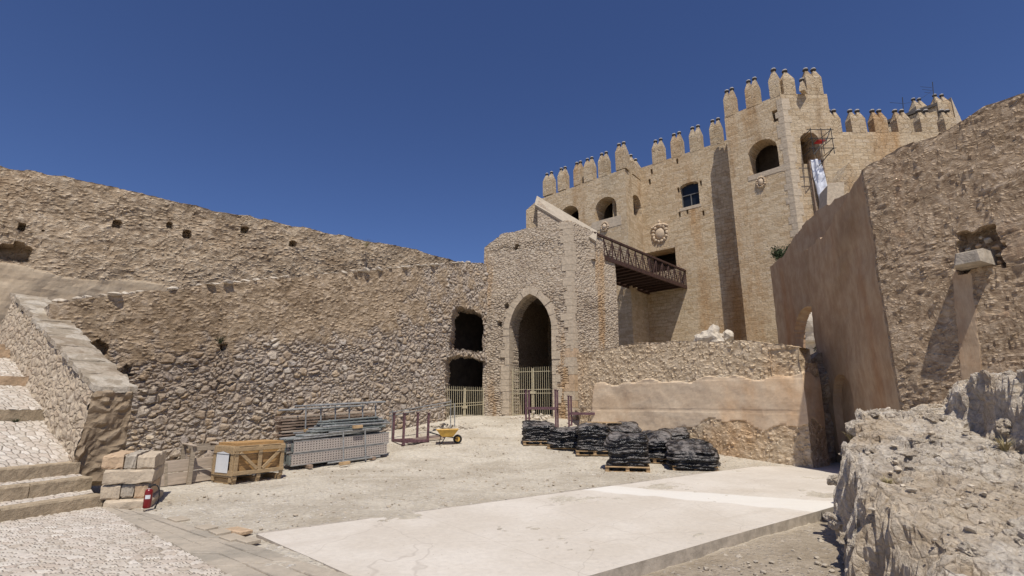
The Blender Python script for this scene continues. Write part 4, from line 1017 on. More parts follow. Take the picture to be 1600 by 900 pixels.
# front face toward the camera lies to the LEFT of this direction, so build from the near end
EB = PB0+ppn*.72
par = thing('stair_parapet', (PB0.x, PB0.y, .6), 'sloping rubble parapet of the stair ramp capped with flat worn slabs', 'parapet')
def parap():
    V = []; Fc = []; Ls = 6.9; nu, nz, nt = 115, 22, 12; idx = []
    for i in range(nu+1):
        s = Ls*i/nu; zb = .2+.36*s*.9; zt = 2.13+2.48*(s/6.2)+.03*noise.fractal(Vector((s*1.5,0,3)),1,2,4)
        col = []
        for j in range(nz+1):
            z = zb+(zt-zb)*j/nz; r = .07*noise.fractal(Vector((s*.9, z*.9, 1)),1,2,4); p = pb(s)-ppn*(r-.0)-ppn*(.14*(1-j/nz)); col.append(p+Vector((0,0,z)))
        for j in range(1, nt+1):
            t = j/nt; p = pb(s)+ppn*.72*t; col.append(p+Vector((0,0,zt+.02*noise.fractal(Vector((s*2,t*2,7)),1,2,4))))
        for j in range(1, nz+1):
            z = zt-(zt-zb)*j/nz; p = pb(s)+ppn*(.72+.05*noise.fractal(Vector((s, z, 5)),1,2,3)); col.append(p+Vector((0,0,z)))
        idx.append(col)
    m = len(idx[0]); V = [p for c in idx for p in c]; mats = []
    for i in range(nu):
        for j in range(m-1): Fc.append((i*m+j, i*m+j+1, (i+1)*m+j+1, (i+1)*m+j))
    # end face (grid so that it takes relief)
    b = len(V); n2 = 14; c0 = idx[0]
    for j in range(nz+1):
        A_ = c0[j]; B_ = c0[m-1-j]
        for k in range(n2+1): 
            t = k/n2; p = A_.lerp(B_, t); q = -pdv*(.08*noise.fractal(Vector((t*2, p.z*1.5, 9)),1,2,4)+.05)*(1 if 0 < k < n2 and 0 < j < nz else 0); V.append(p+q)
    for j in range(nz):
        for k in range(n2): Fc.append((b+j*(n2+1)+k, b+j*(n2+1)+k+1, b+(j+1)*(n2+1)+k+1, b+(j+1)*(n2+1)+k))
    nf = nu*(m-1); return mesh_obj('wall', V, Fc, None, par, mats=[M['parapet_stone'], M['parapet_end_shaded']], fm=[0 if i < nf else 1 for i in range(len(Fc))])
parap()
# coping slabs, uneven
s = -.05; rnd = random.Random(12)
while s < 6.8:
    l = rnd.uniform(.5, .95)
    def top(q): return 2.16+2.48*(q/6.2)
    mb = MB(); n_ = 5; V = []
    for a in range(n_+1):
        for b_ in range(4):
            q = s+.012+(l-.024)*a/n_; w = -.03+.78*b_/3+(rnd.uniform(-.045,.045)); V.append(pb(q)+ppn*w+Vector((0,0,top(q)+.03+rnd.uniform(-.022,.022))))
    nb = len(V); V += [p-Vector((0,0,.12)) for p in V]
    Fc = [(a*4+b_, a*4+b_+1, (a+1)*4+b_+1, (a+1)*4+b_) for a in range(n_) for b_ in range(3)]
    ring = [0,1,2,3]+[a*4+3 for a in range(1,n_+1)]+[n_*4+2,n_*4+1,n_*4]+[a*4 for a in range(n_-1,0,-1)]
    Fc += [(ring[i], nb+ring[i], nb+ring[(i+1)%len(ring)], ring[(i+1)%len(ring)]) for i in range(len(ring))]
    mb.add(V, Fc); mb.out('coping_slab', M['coping_stone'], par); s += l
# squared stone pier at the foot
pier = thing('stone_pier', (-7.2,9.9,0), 'short pier of squared golden stones between the steps and the fire extinguisher', 'pier')
O = Vector((-7.38,9.72,0)); e1 = Vector((.94,.34,0)); e2_ = Vector((-.42,.91,0))
def blk(u0, u1, z0_, z1_, mat, dep=1.15, off=0, seed=0):
    rnd = random.Random(seed); j = lambda m=.018: Vector((rnd.uniform(-m,m), rnd.uniform(-m,m), rnd.uniform(-m,m))); mb = MB()
    V = []; N = 6
    c = [O+e1*u0-e2_*off, O+e1*u1-e2_*off, O+e1*u1+e2_*dep, O+e1*u0+e2_*dep]; ctr = sum(c, Vector())/4
    lv = [(z0_, .965), (z0_+.03, 1), (z1_-.035, 1), (z1_, .955)]
    for z, k in lv:
        # subdivided ring
        for q in range(4):
            for t in range(N):
                p = c[q].lerp(c[(q+1) % 4], t/N); V.append(ctr+(p-ctr)*k+Vector((0,0,z))+j(.012))
    m = 4*N; Fc = [(r*m+i, r*m+(i+1)%m, (r+1)*m+(i+1)%m, (r+1)*m+i) for r in range(3) for i in range(m)]+[tuple(range(3*m, 4*m))]
    mb.add(V, Fc); mb.out('stone_block', mat, pier)
O = O-Vector((0,0,0))
blk(-.02,.30,.66,.90,M['orange_stone'],seed=1); blk(.32,.50,.64,.90,M['grey_stone'],seed=2); blk(.52,.80,.64,.88,M['dressed_stone'],seed=3)
blk(.04,.80,.40,.64,M['dressed_stone'],1.1,.03,4)
blk(.02,.32,.13,.385,M['dressed_stone'],1.1,0,5); blk(.34,.52,.15,.385,M['grey_stone'],1.1,-.03,6); blk(.54,.78,.14,.385,M['orange_stone'],1.1,-.01,7)
blk(.12,.84,-.05,.125,M['dressed_stone'],1.1,.08,8)
mb = MB(); cc = O+e1*.40+e2_*.6; mb.box((cc.x,cc.y,.42), (.68,.95,.84), math.atan2(e1.y,e1.x)); mb.out('core', M['concrete_edge'], pier)
# fallen stones heaped behind the pier against the wall
for k in range(22):
    px = 208+(k*37 % 60); py = 660+(k*53 % 75); Y = 12.0+(k % 5)*.35; p = at(px, py, Y)
    if p[2] > 1.9: continue
def heap(cx, cy, rx, ry, h, N, seed, mat, smin=.08, smax=.2):
    rnd = random.Random(seed); V = []; Fc = []
    for k in range(N):
        a = rnd.uniform(0, 6.28); r = rnd.random()**.6; x = cx+rx*r*math.cos(a); y = cy+ry*r*math.sin(a); z = gz(x, y)+h*(1-r)*rnd.random(); s = rnd.uniform(smin, smax)
        v, f = stone_verts((x, y, z), (s, s*.8, s*.6), seed*77+k, ICO1); b = len(V); V += v; Fc += [tuple(i+b for i in q) for q in f]
    return mesh_obj('rubble', V, Fc, mat)
tag(heap(-8.35, 12.2, .45, .5, 1.25, 34, 21, M['dressed_stone'], .07, .16), 'fallen rubble stones heaped between the pier and the wall', 'rubble', kind='stuff')
tag(heap(-2.9, 22.6, 1.2, .5, .3, 60, 22, M['grey_stone'], .05, .13), 'loose stones along the foot of the left gate', 'rubble', kind='stuff')
tag(heap(1.1, 24.9, 1.2, .3, .35, 50, 23, M['pale_stone'], .06, .15), 'loose stones along the foot of the arch gate', 'rubble', kind='stuff')
# ================================================================ ROCK OUTCROP
def rock_h(x, y):
    bl = np.interp(y, [1, 4.5, 5.6, 7, 8, 9.5, 10.8, 13], [2.6, 2.95, 3.5, 4.1, 4.7, 5.85, 7.4, 12])
    q = noise.fractal(Vector((x*.9, y*.9, 1)), 1, 2, 5)
    d = x-(bl+.22*q)
    Ht = float(np.interp(y, [1, 3, 5, 6.5, 8, 9.5, 11], [.1, .25, .66, 1.10, 1.38, 1.66, 1.72]))+.03*max(0, x-5.5)
    Ht += .16*noise.fractal(Vector((x*.55, y*.55, 7)), 1, 2, 6)
    c = noise.cell(Vector((x*1.1+q, y*1.1-q, 0)))-.5; Ht += .08*c
    z = -.35+(Ht+.35)*sstep(-.05, .45, d)
    # upper block at the right
    d2 = x-(float(np.interp(y, [3,5,6.4,8.4,10,12], [5.4,5.95,6.35,7.1,8.3,9.6]))+.18*q)
    z2 = 2.24+.06*c+.16*noise.fractal(Vector((x*.7, y*.7, 3)), 1, 2, 5)
    if d2 > -.05: z += max(0, z2-z)*sstep(-.05, .35, d2)
    return z
xs = list(np.arange(2.6, 12.9, .04)); ys = list(np.arange(2.6, 11.9, .04))
V = []; Zn = []
for y in ys:
    for x in xs:
        z = rock_h(x, y)
        q = Vector((x, y, z))*1.6; dx = .09*noise.fractal(q, 1, 2, 4); dy = .09*noise.fractal(q+Vector((9,2,4)), 1, 2, 4)
        V.append((x+dx, y+dy, z)); Zn.append(sstep(.1, -.25, noise.fractal(Vector((x*.6, y*.6, 12)), 1, 2, 3)))
nx = len(xs); Fc = [(j*nx+i, j*nx+i+1, (j+1)*nx+i+1, (j+1)*nx+i) for j in range(len(ys)-1) for i in range(nx-1) if max(V[j*nx+i][2], V[(j+1)*nx+i+1][2], V[j*nx+i+1][2]) > -.33]
tag(mesh_obj('rock_outcrop', V, Fc, M['outcrop_rock'], attr=Zn, smooth=False), 'jagged pale limestone outcrop filling the lower right corner', 'rock')
tag(scatter('rubble', 420, ((3.6, 9), (3, 11), lambda x, y: rock_h(x, y) > .25), .012, .085, M['outcrop_loose'], 31, rock_h), 'loose broken stones lying over the rock outcrop', 'rubble', kind='stuff')
rnd = random.Random(77); V = []; Fc = []; k = 0
while k < 85:
    y = rnd.uniform(3.2, 10.4); bl0 = float(np.interp(y, [1, 4.5, 5.6, 7, 8, 9.5, 10.8, 13], [2.6, 2.95, 3.5, 4.1, 4.7, 5.85, 7.4, 12])); x = bl0+.05+3.6*rnd.random()**1.5
    z = rock_h(x, y); sz = rnd.uniform(.08, .22)
    if z < -.1: k += 1; continue
    v, f = stone_verts((x, y, z-sz*.25), (sz, sz*rnd.uniform(.7, 1), sz*rnd.uniform(.5, .8)), 5000+k, ICO3, .9); b = len(V); V += v; Fc += [tuple(i+b for i in q) for q in f]; k += 1
tag(mesh_obj('rubble', V, Fc, M['embedded_stone']), 'broken blocks bedded in the rock outcrop', 'rubble', kind='stuff')
# ================================================================ PLANTS
def tuft(p, N, h, mat, label, seed, lean=.5, name='grass_tuft', cat='grass tuft', group=None, down=False):
    rnd = random.Random(seed); V = []; Fc = []
    for k in range(N):
        a = rnd.uniform(0, 6.28); l = h*rnd.uniform(.5, 1); r = rnd.uniform(0, h*.15); b = Vector((r*math.cos(a), r*math.sin(a), 0)); d = Vector((math.cos(a)*lean*rnd.random(), math.sin(a)*lean*rnd.random(), 1)).normalized()
        w = Vector((-math.sin(a), math.cos(a), 0))*.006; m = b+d*l*.6; t = b+d*l+Vector((math.cos(a), math.sin(a), -.3))*l*.25
        i = len(V); V += [b-w, b+w, m+w*.8, m-w*.8, t]; Fc += [(i,i+1,i+2,i+3), (i+3,i+2,i+4)]
    V = [Vector(v)+Vector(p) for v in V]; return tag(mesh_obj(name, V, Fc, mat), label, cat, group)
def shrub(p, r, N, label, seed, ls=.06, h=1.0):
    t = thing('shrub', p, label, 'shrub'); rnd = random.Random(seed); V = []; Fc = []; mb = MB()
    for k in range(9):
        a = rnd.uniform(0, 6.28); e = Vector((math.cos(a)*r*.7, math.sin(a)*r*.7, r*h*rnd.uniform(.5,1.4))); mb.path([(0,0,-.1), e*.5+Vector((0,0,.05)), e], .018, 5)
        for q in range(N//9):
            c = e*rnd.uniform(.45, 1.05)+Vector((rnd.gauss(0,1), rnd.gauss(0,1), rnd.gauss(0,1)))*r*.2; s = ls*rnd.uniform(.5, 1.2)
            u = Vector((rnd.gauss(0,1), rnd.gauss(0,1), rnd.gauss(0,1))).normalized(); w = u.cross(Vector((rnd.gauss(0,1), rnd.gauss(0,1), 1))).normalized()
            i = len(V); V += [c-u*s, c-w*s*.45, c+u*s, c+w*s*.45]; Fc.append((i,i+1,i+2,i+3))
    mb.out('stem', M['twig'], t, True); mesh_obj('foliage', V, Fc, M['shrub_leaf'], t, True); return t
p = at(1229, 412, 21.6); shrub(p, .55, 2400, 'dark green shrub growing at the far end of the right wall top', 1, .055, .9)
p = at(1285, 555, 17.4); shrub(p, .22, 500, 'small dark plant on the shaded wall stub below the arch', 2, .04)
p = onground(1255, 718); 
tuft(at(343, 537, 16.8-.0), 90, .32, M['shrub_leaf'], 'green weed tuft growing out of the rubble wall', 3, 1.0)
tuft(at(572, 385, 24.8), 60, .5, M['dry_grass'], 'dry plant sprouting on the far outer wall', 4, .8)
tuft(at(24, 661, 11.2), 60, .12, M['shrub_leaf'], 'small green weed on the ramp riser', 5, 1.2)
tuft(at(1354, 596, 17.3), 60, .12, M['shrub_leaf'], 'x', 6, 1.2); bpy.data.objects.remove(bpy.context.scene.collection.objects[-1])
gl = ['dry grass tuft on the rock edge in front of the arched niche', 'dry grass tuft at the top of the rock below the smooth wall', 'yellow dry grass in the cleft beside the upper rock block', 'dry grass clump on the upper rock block', 'dry grass tuft under the ledge at the rock face']
for k, (x, y) in enumerate(((5.5,8.6),(6.3,9.6),(6.35,6.9),(7.4,8.4),(4.3,6.2))):
    tuft((x, y, rock_h(x, y)-.03), 60, .26 if k < 3 else .16, M['dry_grass'], gl[k], 10+k, .9, group='dry grass tufts on the rocks')
# ================================================================ IRON GATES
def gate(A, B, f, zb, ht, off, label, nb, wall_e):
    """two barred leaves in the plane of the wall, set back by off"""
    u0, u1 = f.box[0]+.02, f.box[1]-.02; L = math.dist(A, B); e = Vector(((B[0]-A[0])/L, (B[1]-A[1])/L, 0)); nn = Vector((e.y, -e.x, 0))
    base = Vector((A[0], A[1], 0))+e*u0+nn*(-off); W = u1-u0
    t = thing('iron_gate', (base.x, base.y, zb(0)), label, 'gate', 'pale painted iron gates'); z0b = zb(0)
    def P(s, z): q = base+e*s; return Vector((q.x, q.y, z0b+z))
    for side in (0, 1):
        a, b = (0, W/2-.012) if side == 0 else (W/2+.012, W); mb = MB()
        lo = lambda s: (zb(s)-z0b)+.06
        for s in (a+.02, b-.02): beam(mb, P(s, lo(s)), P(s, ht), .035, .035) if False else mb.tube(P(s, lo(s)), P(s, ht), .022, 6)
        lf = mb.out('gate_leaf', M['gate_paint'], t)
        for fr in (0.02, .47, .55, .93):
            mb = MB(); za = lo(a)+(ht-lo(a))*fr; zc = lo(b)+(ht-lo(b))*fr; mb.tube(P(a+.0, za), P(b, zc), .016, 6)
            mb.out('rail', M['gate_paint'], lf)
        n_ = nb//2
        for k in range(n_):
            s = a+(b-a)*(k+.5)/n_; mb = MB(); mb.tube(P(s, lo(s)), P(s, ht), .011, 6); mb.tube(P(s, ht), P(s, ht+.09), .014, 6, .001); mb.out('bar', M['gate_paint'], lf)
    mb = MB(); q = P(W/2, ht*.5); mb.box(q, (.30,.07,.12), math.atan2(e.y, e.x)); mb.out('lock', M['gate_paint'], t)
    return t
zg1 = H(698, 668, WA, WB)[1]; zg2 = H(750, 656, WA, WB)[1]; uw = g2.box[1]-g2.box[0]
ht1 = H(724, 606, WA, WB)[1]-zg1
gate(WA, WB, g2, lambda s: zg1+(zg2-zg1)*s/uw, ht1, .12, 'low pale iron gate closing the ragged opening in the left wall', 20, None)
zga = H(830, 652, GL, GC)[1]; gate(GL, GC, garch, lambda s: zga, H(830, 575, GL, GC)[1]-zga, .28, 'tall pale iron gate closing the pointed arch of the gatehouse', 20, None)
# threshold rubble under the gate of the left wall
# ================================================================ FIRE EXTINGUISHER
p = (-6.40, 9.60, .03); fe = thing('fire_extinguisher', p, 'red fire extinguisher with a black hose standing by the stone pier', 'fire extinguisher', rz=R(20))
mb = MB(); mb.lathe((0,0,0), [(.07,0),(.085,.015),(.088,.03),(.088,.36),(.082,.40),(.06,.435),(.03,.45),(.028,.47)], 24); mb.out('body', M['red_paint'], fe, True, True)
mb = MB(); mb.lathe((0,0,.47), [(.03,0),(.034,.01),(.034,.05),(.02,.06)], 14); mb.box((.05,0,.545), (.15,.028,.016)); mb.box((.055,0,.515), (.13,.026,.012)); mb.out('valve_handle', M['dark_metal'], fe, True)
mb = MB(); mb.path([(.03,0,.50),(.09,0,.53),(.16,-.01,.51),(.215,-.02,.42),(.235,-.03,.28),(.225,-.03,.14),(.19,-.02,.03)], .014, 8); mb.out('hose', M['black_rubber'], fe, True, True)
mb = MB(); mb.tube((.19,-.02,.05), (.175,-.02,-.02), .017, 8, .024); mb.out('nozzle', M['black_rubber'], fe, True)
V = []; 
for z in (.22, .31):
    for i in range(9): a = R(-120+i*9); V.append((.0895*math.cos(a), .0895*math.sin(a), z))
mesh_obj('label_sticker', V, [(i,i+1,10+i,9+i) for i in range(8)], M['paper'], fe, True)
mb = MB(); mb.lathe((0,0,.435), [(.045,0),(.047,.008),(.035,.02)], 14); mb.out('collar', M['galvanised'], fe, True)
fe.scale = (.72,.72,.72)
# ================================================================ WOODEN CRATE
ca = onground(331, 756); cb = onground(434, 748)
cx = Vector((ca[0], ca[1], 0)); 
CW, CD, CH = 1.28, .80, .80
ang = R(18); 
c0 = Vector(onground(385, 759)); crate = thing('wooden_crate', (onground(361,758)[0], onground(361,758)[1], 0), 'honey brown wooden crate with diagonal braces and a white sheet on its end', 'crate', rz=R(58))
C0 = .12
mb = MB(); mb.box((.02+CW/2, .02+CD/2, C0+.1+(CH-.1)/2), (CW-.05, CD-.05, CH-.12)); mb.out('panel', M['crate_wood'], crate, True)
def cpl(name, c, d, b=.006, mat='crate_timber', Mx=None):
    mb = MB(); mb.bbox(c, d, b, Mx); return mb.out(name, M[mat], crate, True)
for x in (.05, CW/2, CW-.05): cpl('upright', (x, -.012, C0/2+CH/2), (.09,.045,CH-C0+.12-.06))
for x in (.06, CW/2, CW-.06): cpl('foot', (x, CD/2, C0/2), (.10, CD, C0))
for z in (CH-.03, C0+.12): cpl('rail', (CW/2, -.024, z), (CW+.02,.03,.09))
for x0, x1 in ((.12, CW/2-.07), (CW-.12, CW/2+.07)):
    a = Vector((x0, -.030, CH-.10)); b = Vector((x1, -.030, C0+.18)); d = (b-a); th = math.atan2(d.z, d.x); Mx = Matrix.Rotation(-th, 3, 'Y')
    mb = MB(); mb.bbox((a+b)/2, (d.length,.03,.075), .006, Mx); mb.out('brace', M['crate_timber'], crate, True)
for z in (CH-.05, C0+.10): cpl('end_rail', (-.015, CD/2, z), (.04, CD+.04, .16))
for y in (.04, CD-.04): cpl('end_post', (-.018, y, CH/2+.04), (.045,.1,CH-.02))
for k in range(5): cpl('lid_board', (CW/2, CD*(k+.5)/5, CH+.035), (CW+.06, CD/5-.012, .03))
mb = MB()
for z in (CH-.14, C0+.06):
    for a, b in (((-.045,-.045),(CW+.03,-.045)),((-.045,-.045),(-.045,CD+.03))):
        mb.tube((a[0],a[1],z), (b[0],b[1],z), .006, 5)
mb.out('strapping', M['dark_metal'], crate, True)
V = [(-.045, .14, .25), (-.045, CD-.14, .24), (-.045, CD-.14, .68), (-.045, CD/2, .72), (-.045, .14, .68)]; mesh_obj('paper_sheet', V, [(0,4,3,2,1)], M['paper'], crate, True)
# board leaning beside it
a = onground(253, 763); b = onground(332, 752)
bo = thing('wooden_board', a, 'weathered grey wooden board standing on edge left of the crate', 'board', rz=math.atan2(b[1]-a[1], b[0]-a[0]))
bl_ = math.dist(a[:2], b[:2])+.25; mb = MB(); Mx = Matrix.Rotation(R(-12), 3, 'X')
for z in (.135, .405): mb.bbox((bl_/2, .08+z*.2, z+.02), (bl_, .025, .262), .006, Mx)
mb.out('plank', M['board_wood'], bo, True)
mb = MB()
for x in (.12, bl_-.2): mb.bbox((x, .125, .27), (.07,.03,.5), .005, Mx)
mb.out('batten', M['old_wood'], bo, True)
# open timber frame behind
fr = thing('open_crate', (a[0]+.25, a[1]+.55, gz(a[0], a[1])), 'open weathered timber packing frame behind the standing board', 'crate', rz=R(45))
FW, FD, FH = 1.6, .8, .84
for x, y in ((0,0),(.95,.05),(FW,0),(0,FD),(FW,FD)):
    mb = MB(); mb.bbox((x, y, FH/2), (.09 if x != .95 else .2, .09, FH), .006); mb.out('post', M['old_wood'], fr, True)
for y in (0, FD):
    mb = MB(); mb.bbox((FW/2, y, FH-.05), (FW, .035, .1), .005); mb.out('rail', M['old_wood'], fr, True)
for x, w in ((0,.09),(.62,.13),(1.55,.16),(FW,.09)):
    mb = MB(); mb.bbox((x, FD/2, FH+.02), (w, FD+.2, .03), .005); mb.out('top_slat', M['board_wood'], fr, True)
mb = MB(); p = Vector(onground(243, 738)); mb.tube(p+Vector((-.15,0,.12)), p+Vector((.45,.15,.16)), .07, 12); tag(mb.out('pipe', M['dark_metal'], smooth=False), 'short black plastic pipe between the pier and the board', 'pipe')
# ================================================================ SCAFFOLD STORE
S0 = Vector((-6.2, 15.1, 0)); th = math.atan2(.70,.71)
SZ = gz(S0.x, S0.y)
def SL(x, y, z=0):  # local -> world; ground under the stack rises gently
    X = S0.x+math.cos(th)*x-math.sin(th)*y; Y = S0.y+math.sin(th)*x+math.cos(th)*y
    return Vector((X, Y, z))
tilt = math.atan2(gz(*SL(3.1,0).xy)-gz(*SL(0,0).xy), 3.1)
def sthing(name, x, y, z, label, cat, group=None, mesh=None, tl=tilt):
    p = SL(x, y, z); o = bpy.data.objects.new(name, mesh); COL.objects.link(o); o.location = (p.x, p.y, p.z+x*math.tan(tilt)); o.rotation_euler = (0, -tl, th); return tag(o, label, cat, group)
def mk(mb, name, mat, smooth=False):
    me = bpy.data.meshes.new(name); me.from_pydata([tuple(v) for v in mb.V], [], mb.F); me.materials.append(mat)
    if smooth: me.polygons.foreach_set('use_smooth', [True]*len(me.polygons))
    me.update(); return me
# bearers
for x in (.5, 2.5):
    mb = MB(); mb.bbox((0,.45,.05), (.12,1.3,.1), .01); sthing('timber_block', x, 0, .0, ('left' if x < 1 else 'right')+' timber bearer under the pile of perforated scaffold decks', 'timber', 'timber bearers under the scaffold', mk(mb, 'timber_block', M['plank_wood']))
# perforated decks on edge, two high
mb = MB(); mb.box((1.53,0,.165), (3.06,.045,.31)); dm = mk(mb, 'scaffold_deck', M['deck_mesh'])
m2 = MB(); m2.box((1.53,-.012,.012), (3.08,.03,.022)); m2.box((1.53,-.012,.322), (3.08,.03,.022)); em = mk(m2, 'deck_edge', M['galvanised'])
m3 = MB(); m3.box((-.03,0,.165), (.06,.05,.24)); hm = mk(m3, 'deck_hook', M['tube_steel'])
rows = ['front', 'second', 'third', 'fourth', 'fifth', 'sixth', 'seventh', 'rear']
for lv in range(2):
    for k in range(8):
        o = sthing('scaffold_deck', random.uniform(-.14,.16) if k else .04*lv, .02+k*.11+random.uniform(-.01,.01), .10+lv*.345+random.uniform(-.012,.012)*(k>0), '%s perforated steel deck on edge in the %s row of the pile' % (rows[k], 'upper' if lv else 'lower'), 'scaffold deck', 'perforated scaffold decks')
        if k: o.rotation_euler.z += R(random.gauss(0, .5))
        for me, nm in ((dm, 'deck_panel'), (em, 'edge'), (hm, 'hook')):
            c = bpy.data.objects.new(nm, me); COL.objects.link(c); c.parent = o
# tubes and ledgers lying on the decks
rnd = random.Random(5); k = 0
TG = 'grey scaffold tubes lying on the decks and planks'
tubes = []
for layer, (n_, y0, x0, L_) in enumerate(((9, .0, -.05, 2.9), (9, .02, .35, 2.6), (8, .04, .55, 2.45), (7, .08, .7, 2.3), (6, .10, .85, 2.2), (5, .25, 1.0, 2.1), (4, .35, 1.0, 2.0))):
    for i in range(n_):
        L2 = L_*rnd.uniform(.92, 1.04); mb = MB(); mb.tube((0,0,0), (L2,0,0), .026, 8)
        for q in (.18, .5, .82):
            if (i+layer) % 2: mb.tube((L2*q-.03,0,0), (L2*q+.03,0,0), .042, 8)
        o = sthing('scaffold_tube', x0+rnd.uniform(-.12,.12), y0+i*.095, .83+layer*.062+(0 if layer < 2 else .03), 'grey scaffold tube lying in the heap on top of the perforated decks', 'scaffold tube', TG, mk(mb, 'scaffold_tube', M['tube_steel' if rnd.random() < .6 else 'galvanised'], False)); tubes.append(o); o.rotation_euler.z += R(rnd.gauss(0, 1.6)); o.rotation_euler.y += R(rnd.gauss(0, .7))
# plank stack behind
for k in range(22):
    lv, c = divmod(k, 2); L2 = rnd.uniform(3.0, 3.45); mb = MB(); mb.bbox((0,0,0), (L2,.26,.055), .006)
    sthing('scaffold_plank', .15+L2/2+rnd.uniform(-.1,.12), 1.5+c*.3+rnd.uniform(-.02,.02), .52+lv*.088, 'long brown plank in the stack behind the grey ladder frame', 'plank', 'planks stacked behind the ladder frame', mk(mb, 'scaffold_plank', M['plank_wood' if k % 5 else 'board_wood']))
for k in range(12):
    lv, c = divmod(k, 4); mb = MB(); mb.tube((0,0,0), (3.0,0,0), .045, 8); sthing('scaffold_tube', .1+rnd.uniform(-.2,.2), 1.42+c*.14, .06+lv*.14, 'dark scaffold tube in the shade under the plank stack', 'scaffold tube', 'tubes under the plank stack', mk(mb, 'scaffold_tube', M['tube_steel']))
# ladder-like frames
def ladder(x0, y0, z0_, L_, h_, n_, label, lean=0.0, r=.025, slope=0.0, mat='galvanised'):
    o = sthing('scaffold_ladder', x0, y0, z0_, label, 'scaffold ladder', 'welded scaffold frames'); o.rotation_euler = (0, -tilt-slope, th)
    def P(x, z): return Vector((x, math.sin(lean)*z, math.cos(lean)*z))
    for z, nm in ((0, 'rail'), (h_, 'rail')):
        mb = MB(); mb.tube(P(-.15 if z == 0 else -.1, z), P(L_+.12, z), r, 8); c = mb.out(nm, M[mat], o, True)
    for k in range(n_):
        x = L_*(k+.5)/n_; mb = MB(); mb.tube(P(x-.02, -.06), P(x, h_), r*.95, 8); mb.out('post', M[mat], o, True)
    return o
ladder(.55, 1.02, .93, 2.9, .80, 6, 'long grey ladder frame standing upright behind the tube heap', .1)
ladder(.15, 1.30, 1.62, 2.6, .07, 3, 'flat grey frame lying on top of the plank stack', 1.4)
ladder(1.15, -.16, .08, 1.45, .86, 2, 'short grey frame leaning on the front of the perforated decks', .12, .026)
ladder(1.0, .95, 1.72, 2.35, .05, 2, 'double top rail resting above the ladder frame', 1.2)
mb = MB(); mb.bbox((0,0,0), (.32,.1,.09), .008); me = mk(mb, 'timber_block', M['pallet_wood'])
for (x, y, z), lb in (((1.9,-.12,1.04), 'orange brown timber offcut lying on the tube heap'), ((1.42,-.38,.05), 'timber offcut on the ground before the perforated decks'), ((.75,.7,1.0), 'timber offcut wedged at the left of the tube heap')):
    sthing('timber_block', x, y, z, lb, 'timber', None, me)
# long pale barrier frame
a = Vector(onground(612, 690)); b = Vector(onground(704, 672)); a.z = gz(a.x, a.y); b.z = gz(b.x, b.y)
bf = thing('barrier', a, 'pale grey tubular barrier frame reaching from the scaffold to the left gate', 'barrier')
for dz in (1.05, .93): mb = MB(); mb.tube(a+Vector((-.15,0,dz)), b+Vector((0,0,dz+.12)), .022, 8); mb.out('rail', M['galvanised'], bf)
for p, q in ((a, 1.15), (b, 1.25), (b+Vector((.15,.2,0)), 1.1)):
    mb = MB(); mb.tube(p, p+Vector((-.03,0,q)), .022, 8); mb.out('post', M['galvanised'], bf)
# ================================================================ RACKS (post pallets)
def rack(p, rz, w, d, zd, hp, label, low=0.0):
    t = thing('post_pallet', p, label, 'rack', 'rusty purple post pallets', rz)
    for x, y in ((0,0),(w,0),(w,d),(0,d)):
        mb = MB(); mb.box((x,y,hp/2), (.07,.07,hp)); mb.box((x,y,hp+.015), (.11,.11,.03)); mb.box((x,y,.02), (.12,.12,.04)); mb.out('post', M['rack_paint'], t, True)
    for y in (0, d):
        mb = MB(); mb.box((w/2,y,zd), (w-.07,.06,.1)); mb.out('rail', M['rack_paint'], t, True)
    for k in range(4):
        mb = MB(); mb.box((w*k/3 if 0 < k < 3 else (0 if k == 0 else w), d/2, zd), (.06,d-.06,.08)); mb.out('cross_bar', M['rack_paint'], t, True)
    return t
p = onground(672, 695); rack((p[0], p[1], gz(p[0],p[1])), R(38), 1.0, .85, .12, 1.10, 'rusty post pallet lying beside the wheelbarrow at the wall').location = (p[0]-.95, p[1]-.15, gz(p[0]-.5,p[1]))
p = onground(822, 677); rack((p[0], p[1], gz(p[0],p[1])-.03), R(-10), 1.22, .95, 1.02, 1.75, 'rusty purple post pallet standing in front of the arch gate')
p = onground(888, 672); rack((p[0]+.05, p[1]+.1, gz(p[0],p[1])-.03), R(-14), 1.28, .8, .70, 1.42, 'purple post pallet standing against the low ochre wall')
for k in range(4):
    mb = MB(); p = Vector(onground(650, 690)); mb.box((0,0,.05), (1.5,.08,.07)); o = mb.out('steel_bar', M['rack_paint' if k % 2 else 'board_wood'], None, True); o.location = (p.x+.35+.05*k, p.y+.25*k-.1, p.z+.03+.02*k); o.rotation_euler = (0,-.05,R(38+k*3))
    tag(o, ['reddish bar lying nearest the camera beside the wheelbarrow', 'pale bar lying on the ground left of the wheelbarrow', 'second reddish bar behind the pale one by the wheelbarrow', 'pale bar at the wall foot behind the wheelbarrow'][k], 'bar', 'loose bars by the wheelbarrow')
